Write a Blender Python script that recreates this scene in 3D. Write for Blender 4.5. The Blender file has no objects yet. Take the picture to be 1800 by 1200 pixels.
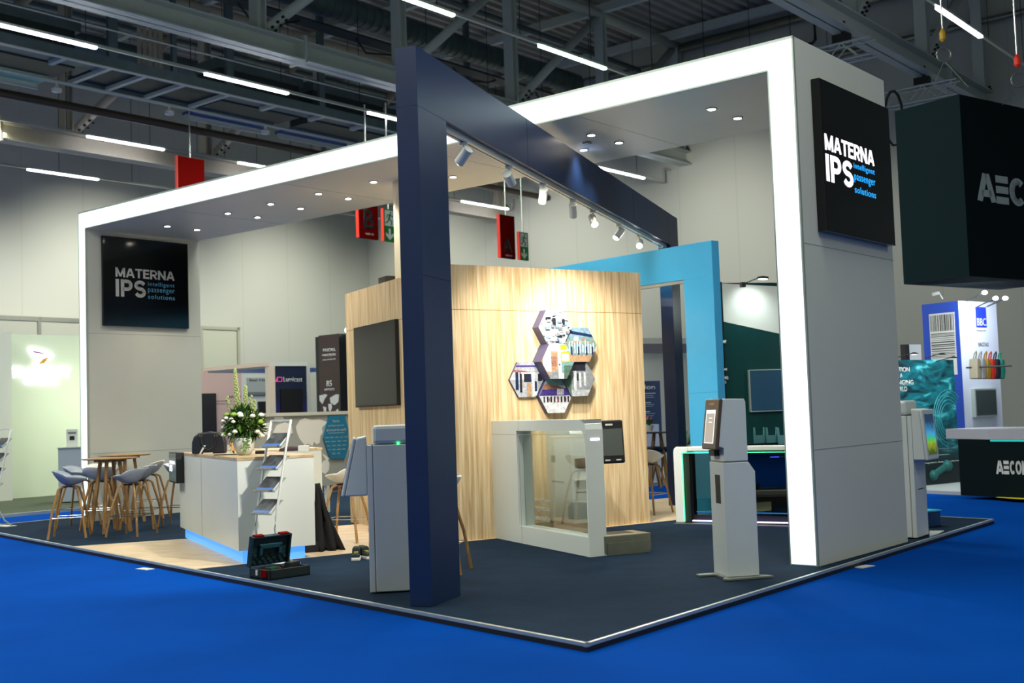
import bpy, bmesh, math, random
from mathutils import Vector, Matrix
random.seed(7)
PI = math.pi
S = bpy.context.scene
C = S.collection
sin, cos, rad = math.sin, math.cos, math.radians

# ---------------------------------------------------------------- camera
F_PX, PITCH, ROLL, EYE = 2072.8, 0.0595, 0.0334, 1.45     # z = 0 is the top of the stand platform
_c, _s, _cr, _sr = cos(PITCH), sin(PITCH), cos(ROLL), sin(ROLL)
cam_d = bpy.data.cameras.new('camera'); cam = bpy.data.objects.new('camera', cam_d); C.objects.link(cam)
cam_d.sensor_width = 36.0; cam_d.lens = F_PX / 1800 * 36.0; cam_d.clip_end = 300; cam_d.clip_start = .1
_r, _u, _f = (_cr, _s*_sr, -_c*_sr), (_sr, -_s*_cr, _c*_cr), (0, _c, _s)
cam.matrix_world = Matrix(((_r[0], _u[0], -_f[0], 0), (_r[1], _u[1], -_f[1], 0), (_r[2], _u[2], -_f[2], EYE), (0, 0, 0, 1)))
S.camera = cam
cam_d.dof.use_dof = True; cam_d.dof.focus_distance = 11.5; cam_d.dof.aperture_fstop = 2.2

# ---------------------------------------------------------------- world, exposure
S.view_settings.view_transform = 'Standard'; S.view_settings.look = 'None'
S.view_settings.gamma = 1.0; S.view_settings.use_curve_mapping = False
S.view_settings.exposure = 1.0
w = bpy.data.worlds.new('hall_air'); S.world = w; w.use_nodes = True
w.node_tree.nodes['Background'].inputs[0].default_value = (0.86, 0.95, 0.86, 1)
w.node_tree.nodes['Background'].inputs[1].default_value = 0.15

HU = (0.6365, 0.7713)       # hall axis u (towards the right-hand wall), azimuth 39.5
HN = (0.7713, -0.6365)      # hall axis n (away from the left wall)
def hp(n, d, z=0.0): return Vector((HN[0]*n + HU[0]*d, HN[1]*n + HU[1]*d, z))

def light(name, kind, loc, energy, col=(1, 1, 1), target=None, **kw):
    l = bpy.data.lights.new(name, kind); l.energy = energy; l.color = col
    for k, v in kw.items(): setattr(l, k, v)
    o = bpy.data.objects.new(name, l); C.objects.link(o); o.location = loc
    if target is not None:
        o.rotation_euler = (Vector(target) - Vector(loc)).to_track_quat('-Z', 'Y').to_euler()
    return o

COOL = (0.96, 1.0, 0.90)
# added fill lamps above and in front of the stand, on light-line rows
for n, d, e in ((-15.5, 2, 390), (-15.5, 14, 340), (-8.5, 0, 260), (-8.5, 12, 280), (-2, 6, 230), (-22, 6, 340), (-22, 18, 300), (5, 10, 130), (-29, 14, 220), (-29, 26, 160)):
    p = hp(n, d, 9.3)
    light('hall_fill_light', 'AREA', p, e, COOL, (p.x, p.y, 0), shape='RECTANGLE', size=.35, size_y=8)
# wall washers between the beams
for n, d, tn, td, tz, e in ((-31, 8, -38, 8.5, 5.4, 1350), (-31, 15, -38, 15.5, 5.2, 1500), (-31, 22.5, -38, 23, 5.2, 1600), (-31, 29.5, -38, 31, 5.2, 1200),
                            (-33, 29.8, -34, 36.2, 6.6, 750), (-26.5, 29.8, -27, 36.2, 6.8, 780), (-19.5, 29.5, -20, 36.2, 7.0, 700), (-13, 30, -13.5, 36.2, 5.4, 230), (-5, 30, -5, 36.2, 5.4, 200)):
    light('wall_washer', 'SPOT', hp(n, d, 8.7), e, (1.0, .98, .88), hp(tn, td, tz), spot_size=rad(82), spot_blend=1.0, shadow_soft_size=.4)

# ---------------------------------------------------------------- measuring helpers
def ray(px, py):
    u2, v2 = (px-900)/F_PX, (py-600)/F_PX
    u, v = _cr*u2 - _sr*v2, _sr*u2 + _cr*v2
    return Vector((u, _c + _s*v, _s - _c*v))
def G(px, py, z=0.0):
    r = ray(px, py); t = (z-EYE)/r.z
    return Vector((r.x*t, r.y*t, z))
def dirv(a): a = rad(a); return Vector((sin(a), cos(a), 0))
def ZV(py_px, xy):
    r = ray(*py_px); return r.z*math.hypot(xy[0], xy[1])/math.hypot(r.x, r.y)+EYE

# ---------------------------------------------------------------- materials
def lin(c):
    if isinstance(c, str): c = tuple(int(c[i:i+2], 16)/255 for i in (0, 2, 4))
    return tuple(x/12.92 if x <= .04045 else ((x+.055)/1.055)**2.4 for x in c[:3])
def mat(name, col, rough=.5, metal=0.0, emit=None, estr=0.0, noise=0.0, nscale=8.0, bump=0.0, bscale=200.0, spec=.5, trans=0.0, stretch=None, alpha=1.0, coat=0.0):
    m = bpy.data.materials.new(name); m.use_nodes = True; nt = m.node_tree; b = nt.nodes['Principled BSDF']
    c = lin(col)
    b.inputs['Base Color'].default_value = (*c, 1); b.inputs['Roughness'].default_value = rough; b.inputs['Metallic'].default_value = metal
    b.inputs['Specular IOR Level'].default_value = spec
    if trans: b.inputs['Transmission Weight'].default_value = trans
    if coat: b.inputs['Coat Weight'].default_value = coat
    if alpha < 1: b.inputs['Alpha'].default_value = alpha
    if emit is not None:
        b.inputs['Emission Color'].default_value = (*lin(emit), 1); b.inputs['Emission Strength'].default_value = estr
    tc = nt.nodes.new('ShaderNodeTexCoord')
    src = tc.outputs['Object']
    if stretch:
        mp = nt.nodes.new('ShaderNodeMapping'); mp.inputs['Scale'].default_value = stretch
        nt.links.new(src, mp.inputs[0]); src = mp.outputs[0]
    if noise:
        n = nt.nodes.new('ShaderNodeTexNoise'); n.inputs['Scale'].default_value = nscale; n.inputs['Detail'].default_value = 5
        nt.links.new(src, n.inputs['Vector'])
        r = nt.nodes.new('ShaderNodeMapRange'); r.inputs[1].default_value = .3; r.inputs[2].default_value = .7
        r.inputs[3].default_value = 1-noise; r.inputs[4].default_value = 1+noise
        nt.links.new(n.outputs[0], r.inputs[0])
        mx = nt.nodes.new('ShaderNodeVectorMath'); mx.operation = 'SCALE'; mx.inputs[0].default_value = c
        nt.links.new(r.outputs[0], mx.inputs['Scale']); nt.links.new(mx.outputs[0], b.inputs['Base Color'])
    if bump:
        n = nt.nodes.new('ShaderNodeTexNoise'); n.inputs['Scale'].default_value = bscale; nt.links.new(tc.outputs['Object'], n.inputs['Vector'])
        bp = nt.nodes.new('ShaderNodeBump'); bp.inputs['Strength'].default_value = bump; bp.inputs['Distance'].default_value = .01
        nt.links.new(n.outputs[0], bp.inputs['Height']); nt.links.new(bp.outputs[0], b.inputs['Normal'])
    return m
def wood(name, c1, c2, c3, scale=(9, 9, .55), rough=.45):
    m = bpy.data.materials.new(name); m.use_nodes = True; nt = m.node_tree; b = nt.nodes['Principled BSDF']
    tc = nt.nodes.new('ShaderNodeTexCoord'); mp = nt.nodes.new('ShaderNodeMapping'); mp.inputs['Scale'].default_value = scale
    nt.links.new(tc.outputs['Object'], mp.inputs[0])
    n = nt.nodes.new('ShaderNodeTexNoise'); n.inputs['Scale'].default_value = 2.2; n.inputs['Detail'].default_value = 7; n.inputs['Distortion'].default_value = .6
    nt.links.new(mp.outputs[0], n.inputs['Vector'])
    cr = nt.nodes.new('ShaderNodeValToRGB'); e = cr.color_ramp.elements
    e[0].position = .32; e[0].color = (*lin(c1), 1); e[1].position = .68; e[1].color = (*lin(c3), 1)
    x = cr.color_ramp.elements.new(.5); x.color = (*lin(c2), 1)
    nt.links.new(n.outputs[0], cr.inputs[0]); nt.links.new(cr.outputs[0], b.inputs['Base Color'])
    b.inputs['Roughness'].default_value = rough
    return m
def glass(name, col='ffffff', a=.12):
    m = bpy.data.materials.new(name); m.use_nodes = True; nt = m.node_tree; nt.nodes.remove(nt.nodes['Principled BSDF'])
    out = nt.nodes['Material Output']; t = nt.nodes.new('ShaderNodeBsdfTransparent'); g = nt.nodes.new('ShaderNodeBsdfGlossy')
    t.inputs[0].default_value = (*lin(col), 1); g.inputs['Roughness'].default_value = .02
    mx = nt.nodes.new('ShaderNodeMixShader'); fr = nt.nodes.new('ShaderNodeFresnel'); fr.inputs[0].default_value = 1.45
    ad = nt.nodes.new('ShaderNodeMath'); ad.operation = 'ADD'; ad.inputs[1].default_value = a*.3; hf = nt.nodes.new('ShaderNodeMath'); hf.operation = 'MULTIPLY'; hf.inputs[1].default_value = .6; nt.links.new(fr.outputs[0], hf.inputs[0]); nt.links.new(hf.outputs[0], ad.inputs[0])
    nt.links.new(ad.outputs[0], mx.inputs[0]); nt.links.new(t.outputs[0], mx.inputs[1]); nt.links.new(g.outputs[0], mx.inputs[2]); nt.links.new(mx.outputs[0], out.inputs[0])
    return m
def emis(name, col, st):
    m = mat(name, '050505', .6); b = m.node_tree.nodes['Principled BSDF']
    b.inputs['Emission Color'].default_value = (*lin(col), 1); b.inputs['Emission Strength'].default_value = st
    return m

M = {}
M['carpet_blue'] = mat('blue_hall_carpet', '003f94', .95, noise=.10, nscale=.8, bump=.3, bscale=90, spec=.02)
M['carpet_navy'] = mat('navy_stand_carpet', '16283a', .95, noise=.16, nscale=3.0, bump=.4, bscale=120, spec=.1)
M['hallwall'] = mat('hall_wall_paint', 'b9bcae', .8, noise=.02, nscale=.4)
M['steel_white'] = mat('white_painted_steel', 'b4bdb6', .5, noise=.03)
M['steel_cream'] = mat('cream_painted_steel', 'b0ab98', .55, noise=.04)
M['deck'] = mat('roof_deck_metal', 'a09d94', .5, .2, noise=.1, nscale=1.5)
M['duct'] = mat('galvanised_blue_duct', '55686a', .5, .3, noise=.12, nscale=3)
M['machine'] = mat('dark_green_machine_paint', '1e2b29', .6, noise=.1)
M['mint'] = mat('mint_duct_flank', '9cc8a0', .6, noise=.04)
M['railb'] = mat('brown_rail', '4a3d2c', .6, noise=.1)
M['tube'] = emis('lit_light_tube', 'f4f2ff', 9)
M['tubeg'] = emis('greenish_light_tube', 'd0ffe4', 7)
M['white'] = mat('white_laminate', 'd2d5cc', .34, noise=.012, nscale=2)
M['white_soft'] = mat('white_board_paint', 'cbcdc3', .4, noise=.015, nscale=1.5)
M['lit'] = mat('backlit_fabric', 'eef8f8', .6, emit='dff6f7', estr=.56)
M['trim'] = mat('aluminium_trim', 'c2cabf', .35, .6, noise=.03)
M['trimdark'] = mat('dark_side_strip', '0a0c12', .6)
M['navy'] = mat('navy_laminate', '142a50', .36, noise=.06, spec=.5, nscale=2.5)
M['sky'] = mat('light_blue_laminate', '48b0e4', .32, noise=.02)
M['oak'] = wood('light_oak_panel', 'b6976a', 'd0b58a', 'e4cfa8', (12, 12, .5))
M['oakfloor'] = wood('oak_floor_planks', 'b79c78', 'cdb492', 'd9c3a2', (1.2, 8, 8))
M['oakdark'] = wood('oak_leg', '7d5a30', '9c7440', 'b08850', (12, 12, 1.2))
M['black_gloss'] = mat('black_gloss_panel', '08090c', .12, noise=.05)
M['black'] = mat('black_plastic', '111214', .5, noise=.05)
M['black_side'] = mat('black_side', '0a1416', .6)
M['screen_off'] = mat('switched_off_screen', '2a2b27', .3, noise=.03)
M['letter_w'] = mat('white_letter', 'c9c9c4', .5)
M['letter_b'] = mat('blue_letter', '58a5cc', .5)
M['letter_wl'] = emis('lit_white_letter', 'f6f0ff', .9)
M['letter_bl'] = emis('lit_blue_letter', '1f9cf0', .7)
M['lamp'] = emis('lit_lamp_disc', 'fff4e4', 18)
M['lampc'] = emis('lit_spot_disc', 'fafcff', 25)
M['chrome'] = mat('chrome', 'c8c8c8', .2, 1.0)
M['greyseat'] = mat('grey_plastic_seat', '9aa3ae', .4, noise=.02)
M['whiteseat'] = mat('white_plastic_seat', 'e4e2da', .4, noise=.02)
M['kiosk'] = mat('kiosk_powder_coat', 'ccd2d0', .36, noise=.015)
M['kioskgrey'] = mat('kiosk_grey_base', '82867c', .4, .4, noise=.05)
M['brown'] = mat('brown_bezel', '54443a', .3)
M['teal'] = mat('dark_teal_laminate', '033433', .5, noise=.05, spec=.15)
M['tealdark'] = mat('deep_green_fabric', '021214', .8, noise=.05, spec=.12)
M['red'] = mat('red_banner', '650200', .8, noise=.03, spec=.05)
M['rededge'] = mat('bright_red_edge', 'f03018', .5)
M['green'] = mat('exit_green', '04762f', .5)
M['glass'] = glass('clear_glass', 'f4faf8', -.1)
M['glassdark'] = glass('tinted_glass', 'a8b4b0', .25)
M['steel'] = mat('brushed_steel', '8b8c7c', .35, .7, noise=.12, nscale=5)
M['dark'] = mat('dark_recess', '15130f', .6)

# ---------------------------------------------------------------- mesh helpers
class MB:
    def __init__(s): s.bm = bmesh.new()
    def _add(s, vs, fs):
        v = [s.bm.verts.new(p) for p in vs]
        for f in fs:
            try: s.bm.faces.new([v[i] for i in f])
            except ValueError: pass
        return s
    def box(s, x0, x1, y0, y1, z0, z1, X=None):
        v = [Vector(p) for p in ((x0, y0, z0), (x1, y0, z0), (x1, y1, z0), (x0, y1, z0), (x0, y0, z1), (x1, y0, z1), (x1, y1, z1), (x0, y1, z1))]
        if X is not None: v = [X @ p for p in v]
        return s._add(v, [(3, 2, 1, 0), (4, 5, 6, 7), (0, 1, 5, 4), (1, 2, 6, 5), (2, 3, 7, 6), (3, 0, 4, 7)])
    def prism(s, pts, y0, y1, X=None):          # polygon in x,z extruded along y
        n = len(pts); v = [Vector((p[0], y0, p[1])) for p in pts] + [Vector((p[0], y1, p[1])) for p in pts]
        if X is not None: v = [X @ p for p in v]
        return s._add(v, [tuple(range(n)), tuple(range(2*n-1, n-1, -1))] + [(i, n+i, n+(i+1) % n, (i+1) % n) for i in range(n)])
    def prismz(s, pts, z0, z1):
        n = len(pts); v = [(p[0], p[1], z0) for p in pts] + [(p[0], p[1], z1) for p in pts]
        return s._add(v, [tuple(range(n-1, -1, -1)), tuple(range(n, 2*n))] + [(i, (i+1) % n, n+(i+1) % n, n+i) for i in range(n)])
    def cyl(s, a, b, r, r2=None, n=14):
        a, b = Vector(a), Vector(b); r2 = r if r2 is None else r2
        q = (b-a).to_track_quat('Z', 'Y'); v = []
        for p, rr in ((a, r), (b, r2)):
            for i in range(n): v.append(p + q @ Vector((rr*cos(2*PI*i/n), rr*sin(2*PI*i/n), 0)))
        return s._add(v, [tuple(range(n-1, -1, -1)), tuple(range(n, 2*n))] + [(i, (i+1) % n, n+(i+1) % n, n+i) for i in range(n)])
    def bar(s, a, b, w, h):
        a, b = Vector(a), Vector(b); d = b-a; L = d.length; q = d.to_track_quat('X', 'Z').to_matrix().to_4x4()
        return s.box(0, L, -w/2, w/2, -h/2, h/2, Matrix.Translation(a) @ q)
    def tube(s, pts, r, n=8, close=False):
        pts = [Vector(p) for p in pts]; K = len(pts); v = []; f = []
        for k, p in enumerate(pts):
            if close: t = pts[(k+1) % K]-pts[k-1]
            else: t = pts[min(k+1, K-1)]-pts[max(k-1, 0)]
            q = t.to_track_quat('Z', 'Y')
            for i in range(n): v.append(p + q @ Vector((r*cos(2*PI*i/n), r*sin(2*PI*i/n), 0)))
        for k in range(K if close else K-1):
            for i in range(n): f.append((k*n+i, k*n+(i+1) % n, ((k+1) % K)*n+(i+1) % n, ((k+1) % K)*n+i))
        if not close: f += [tuple(range(n-1, -1, -1)), tuple(range((K-1)*n, K*n))]
        return s._add(v, f)
    def lathe(s, prof, c=(0, 0), n=24, sy=1.0):
        v = []; f = []; K = len(prof)
        for r, z in prof:
            for i in range(n): v.append((c[0]+r*cos(2*PI*i/n), c[1]+r*sy*sin(2*PI*i/n), z))
        for k in range(K-1):
            for i in range(n): f.append((k*n+i, k*n+(i+1) % n, (k+1)*n+(i+1) % n, (k+1)*n+i))
        f += [tuple(range(n-1, -1, -1)), tuple(range((K-1)*n, K*n))]
        return s._add(v, f)
    def ball(s, c, r, n=10, sz=1.0):
        K = n//2+1; prof = [(max(r*sin(PI*k/K), .0005), -r*sz*cos(PI*k/K)) for k in range(K+1)]
        v = []; f = []
        for rr, z in prof:
            for i in range(n): v.append((c[0]+rr*cos(2*PI*i/n), c[1]+rr*sin(2*PI*i/n), c[2]+z))
        for k in range(K):
            for i in range(n): f.append((k*n+i, k*n+(i+1) % n, (k+1)*n+(i+1) % n, (k+1)*n+i))
        return s._add(v, f)
    def face(s, pts): return s._add([Vector(p) for p in pts], [tuple(range(len(pts)))])
    def build(s, name, m, parent=None, bevel=0, smooth=False, label=None, fixn=True):
        if fixn: bmesh.ops.recalc_face_normals(s.bm, faces=s.bm.faces)
        me = bpy.data.meshes.new(name); s.bm.to_mesh(me); s.bm.free()
        me.materials.append(M[m] if isinstance(m, str) else m)
        if smooth:
            for p in me.polygons: p.use_smooth = True
        o = bpy.data.objects.new(name, me); C.objects.link(o)
        if parent: o.parent = parent
        if bevel:
            b = o.modifiers.new('bevel', 'BEVEL'); b.width = bevel; b.segments = 2; b.limit_method = 'ANGLE'; b.angle_limit = rad(40)
        if label: o['label'] = label
        return o
def thing(name, label, cat, loc=(0, 0, 0), az=90.0, group=None):     # local x points along azimuth az, -y faces the viewer when x runs right
    o = bpy.data.objects.new(name, None); C.objects.link(o); o.empty_display_size = .1
    o.location = loc; o.rotation_euler = (0, 0, rad(90-az)); o['label'] = label; o['category'] = cat
    if group: o['group'] = group
    o['_az'] = az
    return o
def tag(o, label, cat, group=None):
    o['label'] = label; o['category'] = cat
    if group: o['group'] = group
    return o
def struct(o): o['kind'] = 'structure'; return o
def L(t, px, py, y=0.0):            # pixel -> local (x, z) on the plane local y = const of thing t
    a = rad(t['_az']); X = Vector((sin(a), cos(a), 0)); N = Vector((-cos(a), sin(a), 0))
    o = Vector(t.location) + N*y; r = ray(px, py); k = (Vector((o.x, o.y, 0)).dot(N))/(r.x*N.x + r.y*N.y)
    q = Vector((r.x*k, r.y*k, r.z*k+EYE)); return ((Vector((q.x, q.y, 0))-Vector((o.x, o.y, 0))).dot(X), q.z-t.location[2])
def text(s, m, parent, x0, x1, z0, z1, y, name='lettering', bold=0.0, depth=.003, label=None, spacing=1.0, mirror=False):
    cu = bpy.data.curves.new(name, 'FONT'); cu.body = s; cu.offset = bold*.4; cu.space_character = spacing; cu.resolution_u = 3
    cu.align_x = 'CENTER'
    t = bpy.data.objects.new(name, cu); C.objects.link(t)
    me = bpy.data.meshes.new_from_object(t); bpy.data.objects.remove(t)
    xs = [v.co.x for v in me.vertices]; ys = [v.co.y for v in me.vertices]
    ax, bx_, ay, by = min(xs), max(xs), min(ys), max(ys)
    for v in me.vertices:
        X = x0 + (v.co.x-ax)/(bx_-ax)*(x1-x0); Z = z0 + (v.co.y-ay)/(by-ay)*(z1-z0)
        v.co = (X, y, Z)
    bm = bmesh.new(); bm.from_mesh(me)
    r = bmesh.ops.extrude_face_region(bm, geom=bm.faces[:])
    bmesh.ops.translate(bm, verts=[g for g in r['geom'] if isinstance(g, bmesh.types.BMVert)], vec=(0, -depth, 0))
    bmesh.ops.recalc_face_normals(bm, faces=bm.faces); bm.to_mesh(me); bm.free()
    me.materials.clear(); me.materials.append(M[m] if isinstance(m, str) else m); me.name = name
    o = bpy.data.objects.new(name, me); C.objects.link(o); o.parent = parent
    if label: o['label'] = label
    return o
def arc(cx, cz, rx, rz, a0, a1, n=10): return [(cx+rx*cos(rad(a0+(a1-a0)*i/n)), cz+rz*sin(rad(a0+(a1-a0)*i/n))) for i in range(n+1)]
def glyph(ch, t):
    h = t/2; lo, hi = h, 1-h
    if ch == 'M': w_ = .95; P = [[(h, 0), (h, 1)], [(h*1.1, 1-h*.3), (w_/2, h*.8)], [(w_-h*1.1, 1-h*.3), (w_/2, h*.8)], [(w_-h, 0), (w_-h, 1)]]
    elif ch == 'A': w_ = .84; P = [[(h*.8, 0), (w_/2-h*.25, 1)], [(w_-h*.8, 0), (w_/2+h*.25, 1)], [(.2, .3), (w_-.2, .3)]]
    elif ch == 'T': w_ = .70; P = [[(0, hi), (w_, hi)], [(w_/2, 0), (w_/2, hi)]]
    elif ch == 'E': w_ = .62; P = [[(h, 0), (h, 1)], [(h, hi), (w_, hi)], [(h, .52), (w_*.92, .52)], [(h, lo), (w_, lo)]]
    elif ch == 'N': w_ = .80; P = [[(h, 0), (h, 1)], [(h, 1-h*.4), (w_-h, h*.4)], [(w_-h, 0), (w_-h, 1)]]
    elif ch == 'I': w_ = t; P = [[(h, 0), (h, 1)]]
    elif ch in 'PR':
        w_ = .72; P = [[(h, 0), (h, 1)], [(h, hi), (w_*.55, hi)]+arc(w_*.55, (hi+.45)/2, w_*.45-h, (hi-.45)/2, 90, -90)+[(h, .45)]]
        if ch == 'R': P.append([(w_*.5, .42), (w_-h*.8, 0)])
    elif ch == 'S': w_ = .72; m_ = .51; P = [arc(w_/2, (hi+m_)/2, w_/2-h, (hi-m_)/2, 25, 270)+arc(w_/2, (lo+m_)/2, w_/2-h, (m_-lo)/2, 90, -155)]
    elif ch == 'C': w_ = .80; P = [arc(w_/2+.02, .5, w_/2-h, .5-h, 48, 312, 18)]
    elif ch == 'O': w_ = .88; P = [arc(w_/2, .5, w_/2-h, .5-h, 0, 360, 24)]
    return w_, P
def block(s, m, parent, x0, x1, z0, z1, y, t=.2, name='lettering', gap=.09, depth=.003):
    tot = sum(glyph(c, t)[0] for c in s)+gap*(len(s)-1); kx = (x1-x0)/tot; kz = z1-z0; mm = MB(); x = 0.0; q = 0
    for c in s:
        w_, P = glyph(c, t)
        for pl in P:
            for a, b in zip(pl[:-1], pl[1:]):
                dx, dz = b[0]-a[0], b[1]-a[1]; l_ = max(math.hypot(dx, dz), 1e-5); nx, nz = -dz/l_*t/2, dx/l_*t/2
                e = .02 if len(pl) > 2 else 0; ex, ez = dx/l_*e, dz/l_*e
                pts = [(a[0]+nx-ex, a[1]+nz-ez), (a[0]-nx-ex, a[1]-nz-ez), (b[0]-nx+ex, b[1]-nz+ez), (b[0]+nx+ex, b[1]+nz+ez)]
                pts = [(x0+(x+p[0])*kx, z0+min(max(p[1], 0), 1)*kz) for p in pts]; q += 1
                mm.prism(pts, y-depth, y)
        x += w_+gap
    return mm.build(name, m, parent)
def copy_tree(o, parent=None):
    c = o.copy(); C.objects.link(c); c.parent = parent
    for ch in list(o.children): copy_tree(ch, c)
    return c
def merge_into(src, dst):           # hand the parts of a helper frame over to the thing they belong to
    dv = Vector(src.location)-Vector(dst.location); dz = src.rotation_euler.z-dst.rotation_euler.z
    dv = Matrix.Rotation(-dst.rotation_euler.z, 3, 'Z') @ dv
    for ch in list(src.children):
        ch.parent = dst; ch.location = dv + Matrix.Rotation(dz, 3, 'Z') @ ch.location; ch.rotation_euler.z += dz
    bpy.data.objects.remove(src)
ORD = ['first', 'second', 'third', 'fourth', 'fifth', 'sixth', 'seventh', 'eighth', 'ninth', 'tenth', 'eleventh', 'twelfth']
#%%SETTING
# ================================================================ SETTING
FZ = -0.052
m = MB(); m.prismz([(-60, -12), (60, -12), (60, 80), (-60, 80)], FZ-.1, FZ); struct(m.build('floor', 'carpet_blue'))
RZ = 14.7
def wallmat():
    m = mat('hall_wall_panels', 'b4b7ab', .8); nt = m.node_tree; b = nt.nodes['Principled BSDF']
    tc = nt.nodes.new('ShaderNodeTexCoord'); sp = nt.nodes.new('ShaderNodeSeparateXYZ'); nt.links.new(tc.outputs['Object'], sp.inputs[0])
    mo = nt.nodes.new('ShaderNodeMath'); mo.operation = 'PINGPONG'; mo.inputs[1].default_value = 1.15; nt.links.new(sp.outputs[0], mo.inputs[0])
    gt = nt.nodes.new('ShaderNodeMath'); gt.operation = 'GREATER_THAN'; gt.inputs[1].default_value = .02; nt.links.new(mo.outputs[0], gt.inputs[0])
    mx = nt.nodes.new('ShaderNodeMix'); mx.data_type = 'RGBA'; mx.inputs[6].default_value = (*lin('aeb1a5'), 1); mx.inputs[7].default_value = (*lin('b7baae'), 1)
    nt.links.new(gt.outputs[0], mx.inputs[0]); nt.links.new(mx.outputs[2], b.inputs['Base Color'])
    return m
M['wallp'] = wallmat()
o = MB().box(-60, 0, 0, .3, FZ, RZ).build('wall_left', 'wallp'); o.location = hp(-38, 36.2); o.rotation_euler = (0, 0, rad(90-39.5)); struct(o)
o = MB().box(0, 70, 0, .3, FZ, RZ).build('wall_right', 'wallp'); o.location = hp(-38, 36.2); o.rotation_euler = (0, 0, rad(-39.5)); struct(o)
# roof deck: ribs running along u
m = MB(); n = -38.0; prof = []
while n < 12: prof += [(n, RZ), (n+.14, RZ), (n+.19, RZ+.12), (n+.36, RZ+.12)]; n += .41
K = len(prof)
vs = [hp(a, -25, z) for a, z in prof]+[hp(a, 36.4, z) for a, z in prof]
m._add(vs, [(i, i+1, K+i+1, K+i) for i in range(K-1)]); struct(m.build('ceiling', 'deck'))
# stand platform (parallelogram)
C0 = Vector((0.402, 7.404)); C1 = Vector((5.605, 14.003)); C3 = Vector((-8.165, 17.68)); C2 = C1+(C3-C0)
pt = thing('stand_platform', 'low dark platform of the stand with navy carpet and a pale metal edge', 'platform', (0, 0, 0))
MB().prismz([C0, C1, C2, C3], FZ, -.018).build('platform_board', 'trimdark', pt)
cen = (C0+C2)/2
def inset(p, k): return p + (cen-p).normalized()*k
MB().prismz([inset(p, .035) for p in (C0, C1, C2, C3)], -.018, -.001).build('carpet', 'carpet_navy', pt)
for a, b in ((C0, C1), (C3, C0), (C1, C2), (C2, C3)):
    d = (b-a).normalized(); nrm = Vector((-d.y, d.x))*.028
    MB().prismz([a, b, b+nrm, a+nrm], -.02, .004).build('edge_strip', 'trim', pt)
# oak floor strip, a layer on the platform
A1, A2 = G(308, 946), G(341, 1000.6)
fx = thing('wood_floor', 'pale oak plank floor strip crossing the stand under the white counter', 'floor', (0, 0, 0))
nd_ = dirv(56.6)
p0 = Vector((-5.38, 14.42, 0)); p1 = Vector((-3.25, 11.80, 0))*1.0
p1 = Vector((C0.x+(C3.x-C0.x)*((-3.28-C0.x)/(C3.x-C0.x)), 0, 0)); 
def on_left(t): q = C3+(C0-C3)*t; return Vector((q.x, q.y))
def tl(x): return (x-C3.x)/(C0.x-C3.x)
q0 = on_left(tl(-5.42)); q1 = on_left(tl(-3.24)); off = Vector((-(C0-C3).normalized().y, (C0-C3).normalized().x))*.03
q0 = q0+off; q1 = q1+off
FL = [q1, q1+Vector((dirv(57.0).x, dirv(57.0).y))*9.6, q0+Vector((dirv(60).x, dirv(60).y))*11.0, q0+Vector((dirv(69).x, dirv(69).y))*1.3, q0]
MB().prismz(FL, -.001, .002).build('planks', 'oakfloor', fx)
for k, p in enumerate((G(255, 1000, FZ), G(1519, 996, FZ))):
    MB().box(p.x-.05, p.x+.05, p.y-.09, p.y+.09, FZ, FZ+.006)
    o = tag(MB().box(-.05, .05, -.1, .1, 0, .006).build('floor_sticker', 'letter_w'), ('small white label stuck on the blue carpet by the left platform edge', 'small white label stuck on the blue carpet by the right platform edge')[k], 'label')
    o.location = p; o.rotation_euler = (0, 0, rad((50, -50)[k]))

# ================================================================ HALL STEEL, SERVICES
def ibeam(m, n, d0, d1, z0, h, w, t=.03):
    for (a, b, c, e) in ((n-w/2, n+w/2, z0, z0+t), (n-w/2, n+w/2, z0+h-t, z0+h), (n-t/2, n+t/2, z0, z0+h)):
        v = [hp(a, d0, c), hp(b, d0, c), hp(b, d1, c), hp(a, d1, c), hp(a, d0, e), hp(b, d0, e), hp(b, d1, e), hp(a, d1, e)]
        m._add(v, [(3, 2, 1, 0), (4, 5, 6, 7), (0, 1, 5, 4), (1, 2, 6, 5), (2, 3, 7, 6), (3, 0, 4, 7)])
    return m
def hbox(m, n0, n1, d0, d1, z0, z1):
    v = [hp(a, b, c) for c in (z0, z1) for a, b in ((n0, d0), (n1, d0), (n1, d1), (n0, d1))]
    return m._add(v, [(3, 2, 1, 0), (4, 5, 6, 7), (0, 1, 5, 4), (1, 2, 6, 5), (2, 3, 7, 6), (3, 0, 4, 7)])
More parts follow.
